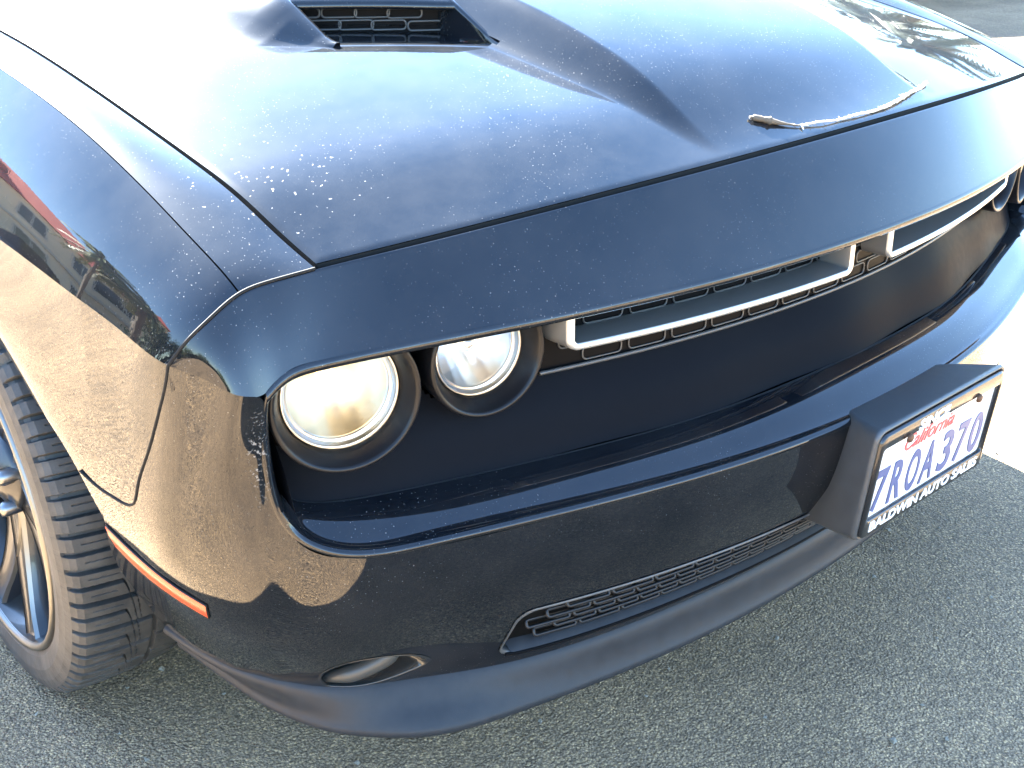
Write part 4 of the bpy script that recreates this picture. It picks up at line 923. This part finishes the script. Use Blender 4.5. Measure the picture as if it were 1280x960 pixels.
def palm(x, y, h, rad, label, nf=46, seed=1, drop=.9):
    r = random.Random(seed); root = link(bpy.data.objects.new('palm_tree', None)); root.location = (x, y, 0); tag(root, label, 'palm tree', 'palm trees around the car park')
    P = [(.12*sin(k*.5), .1*cos(k*.4), h*k/10) for k in range(11)]; t = MB(); t.tube(P, [.20-.006*k+.02*(k % 2) for k in range(11)], 9); t.build('trunk', BARK, root)
    top_ = np.array(P[-1]); mb = MB()
    for k in range(nf):
        az = 2.4*k+r.uniform(-.2, .2); el = R_(r.uniform(-35, 75)); L_ = rad*r.uniform(.85, 1.1); d = np.array([cos(az)*cos(el), sin(az)*cos(el), sin(el)])
        rib = [top_+d*L_*q+np.array([0, 0, -drop*L_*q*q*.75]) for q in np.linspace(0, 1, 15)]
        mb.tube(rib, [.022*(1-.9*q)+.003 for q in np.linspace(0, 1, 15)], 4)
        for i in range(3, 15):
            tg = rib[i]-rib[i-1]; tg /= np.linalg.norm(tg); sd = np.cross(tg, (0, 0, 1)); sd /= np.linalg.norm(sd)+1e-9
            for s_ in (1, -1):
                for e in (0, .5):
                    b = rib[i-1]+(rib[i]-rib[i-1])*e; ll = rad*.26*(1-.5*i/15)*r.uniform(.8, 1.15); tip = b+sd*s_*ll*.8+tg*ll*.6+np.array([0, 0, -ll*.35]); w_ = tg*.045
                    mb.add([b-w_, b+w_, tip], [(0, 1, 2)])
    mb.build('crown', PALMG if x > 0 else PALML, root, smooth=False)
for az, d, h, rad, lab, sd in ((-41.5, 12, 4.7, 1.5, 'feathery palm standing in front of the apartment block', 3), (-46.5, 13, 4.3, 1.4, 'smaller palm right of the palm before the apartment block', 5),
                               (63.5, 15, 2.6, 1.9, 'broad green palm on the driver side of the car', 7), (68.5, 15, 3.6, 2.0, 'second palm on the driver side, nearer the nose', 9), (-52, 30, 6.0, 1.9, 'tall distant palm above the trees', 11)):
    p = polar(az, d); palm(p[0], p[1], h, rad, lab, seed=sd)
def tree(az, d, h, rad, mat, label, seed):
    r = np.random.default_rng(seed); p = polar(az, d); root = link(bpy.data.objects.new('broadleaf_tree', None)); root.location = p; tag(root, label, 'tree', 'trees bordering the car park')
    t = MB(); t.tube([(0, 0, 0), (.05, .03, h*.3), (-.04, .06, h*.6), (0, 0, h*.8)], [.20, .15, .10, .04], 8)
    for k in range(6):
        a = k*1.05+r.uniform(0, .5); t.tube([(0, 0, h*.35), (cos(a)*rad*.3, sin(a)*rad*.3, h*.55), (cos(a)*rad*.7, sin(a)*rad*.7, h*.72)], [.08, .05, .02], 6)
    t.build('trunk', BARK, root)
    nc = 34; cl = r.normal(size=(nc, 3)); cl /= np.linalg.norm(cl, axis=1)[:, None]; cl *= (r.uniform(.35, 1, (nc, 1)))*np.array([rad, rad, h*.36]); cl[:, 2] += h*.62
    n = 2600; c = cl[r.integers(0, nc, n)]+r.normal(size=(n, 3))*rad*.17; a = r.normal(size=(n, 3)); a /= np.linalg.norm(a, axis=1)[:, None]; b = np.cross(a, r.normal(size=(n, 3))); b /= np.linalg.norm(b, axis=1)[:, None]
    sz = r.uniform(.08, .2, (n, 1)); V = np.stack([c-a*sz, c+b*sz*.5, c+a*sz, c-b*sz*.5], 1).reshape(-1, 3)
    mesh_obj('crown', V, [(4*k, 4*k+1, 4*k+2, 4*k+3) for k in range(n)], mat, root, smooth=False)
TL = ['tall pale green tree nearest the apartment block', 'tall dark green tree second from the apartment block', 'pale green tree between the two tall dark trees on the passenger side', 'dark green tree third past the apartment block', 'low pale green tree straight out from the front wheel',
      'dark green tree beside the low pale one on the passenger side', 'pale green tree diagonally off the passenger headlight', 'dark green tree behind the white parked sedan line, toward the camera', 'pale green tree behind the photographer on the left', 'dark green tree straight behind the photographer',
      'pale green tree straight ahead of the bumper', 'small dark tree ahead of the grille badge side', 'very low pale bush-like tree ahead of the plate', 'lowest dark tree off the driver headlight']
k = 0
for az, d, h, rad in ((-52, 21, 6.8, 2.8), (-59, 22, 6.0, 2.8), (-67, 24, 5.0, 2.8), (-75, 27, 4.4, 3.0), (-83, 34, 4.2, 3.2), (-95, 34, 4.4, 3.4), (-112, 34, 4.2, 3.4), (-130, 33, 4.4, 3.6), (-148, 32, 4.6, 3.6), (-166, 32, 4.2, 3.6), (176, 32, 4.6, 3.6), (158, 34, 3.6, 3.6), (140, 36, 2.8, 3.0), (122, 38, 2.4, 2.8)):
    tree(az, d, h, rad, (LEAF, LEAFD)[k % 2], TL[k], 20+k); k += 1
def hedge():
    r = np.random.default_rng(77); V = []; n = 26000
    az = r.uniform(150, 320, n); d = r.uniform(36, 38.5, n); z = r.uniform(0, 1, n)**.8*2.3
    c = np.stack([-.4+d*np.sin(np.radians(az)), .4+d*np.cos(np.radians(az)), z+.15*np.sin(az*3)], 1); a = r.normal(size=(n, 3)); a /= np.linalg.norm(a, axis=1)[:, None]; b = np.cross(a, r.normal(size=(n, 3))); b /= np.linalg.norm(b, axis=1)[:, None]
    sz = r.uniform(.18, .42, (n, 1)); V = np.stack([c-a*sz, c+b*sz*.6, c+a*sz, c-b*sz*.6], 1).reshape(-1, 3)
    o = mesh_obj('hedge', V, [(4*k, 4*k+1, 4*k+2, 4*k+3) for k in range(n)], LEAFD, smooth=False); tag(o, kind='stuff')
hedge()
def far_car(az, d, rot, col, label, suv=0, p=None):
    p = polar(az, d) if p is None else np.array(p); root = link(bpy.data.objects.new('distant_car', None)); root.location = p; root.rotation_euler = (0, 0, R_(rot)); tag(root, label, 'car', 'other cars in the car park')
    m = mat_simple('car_paint_'+label.split()[0].lower(), col, .3, coat=1); hh = .25*suv
    secs = []
    for x, w_, z0, z1 in ((-2.3, .70, .38, .80), (-2.22, .82, .28, .92), (-1.5, .90, .25, .97+hh*.4), (0, .92, .25, .95+hh*.4), (1.2, .91, .25, .92+hh*.4), (2.1, .84, .28, .78+hh*.4), (2.28, .70, .36, .66+hh*.4)):
        secs.append([(x, -w_*.9, z0), (x, -w_, .5), (x, -w_*.97, z1-.1), (x, -w_*.8, z1), (x, w_*.8, z1), (x, w_*.97, z1-.1), (x, w_, .5), (x, w_*.9, z0)])
    mb = MB(); S = np.array(secs); mb.grid(S, wrapu=True); mb.add(S[0], [tuple(range(8))]); mb.add(S[-1], [tuple(range(8))]); mb.build('body', m, root)
    cab = np.array([[(x, -w_*.82, z), (x, -w_*.62, z1), (x, w_*.62, z1), (x, w_*.82, z)] for x, w_, z, z1 in ((-2.0 if suv else -1.7, .92, .93+hh*.4, .97+hh*.4), (-1.7 if suv else -.9, .93, .93, 1.38+hh*1.5), (-.2, .93, .93, 1.44+hh*1.5), (.4, .92, .93, 1.38+hh*1.5), (1.15, .90, .92, .95+hh*.4))])
    mb = MB(); mb.grid(cab); mb.build('windows', GLASSD, root, smooth=False); mb = MB(); mb.grid(cab[1:4, 1:3]+np.array([0, 0, .01])); mb.build('roof', m, root, smooth=False)
    for x in (-1.4, 1.4):
        for y in (-.82, .82):
            w2 = MB(); w2.grid(lathe_grid([(.05, -.10), (.22, -.11), (.33, -.10), (.335, 0), (.33, .10), (.22, .11), (.05, .10)], 24, (0, 0, 0), (0, 1, 0)), wrapu=True); o = w2.build('wheel', RUBBER, root); o.location = (x, y, .335)
for a in ((-33, 15, 20, (.02, .025, .05), 'navy sedan parked in the row in front of the apartment block', 0), (-42, 17, 15, (.015, .015, .016), 'black hatchback parked in the row beside the navy sedan', 0), (-54, 19, 30, (.55, .56, .57), 'silver sedan parked below the palms and trees', 0),
          (-70, 17, 60, (.75, .75, .74), 'white sedan parked across the lane on the passenger side', 0)): far_car(*a)
far_car(0, 0, 3, (.20, .21, .22), 'grey hatchback added out of view behind the driver side to shade the asphalt', 0, p=(7.7, 5.1, 0))  # unseen car, added only to cast shade on the driver-side asphalt
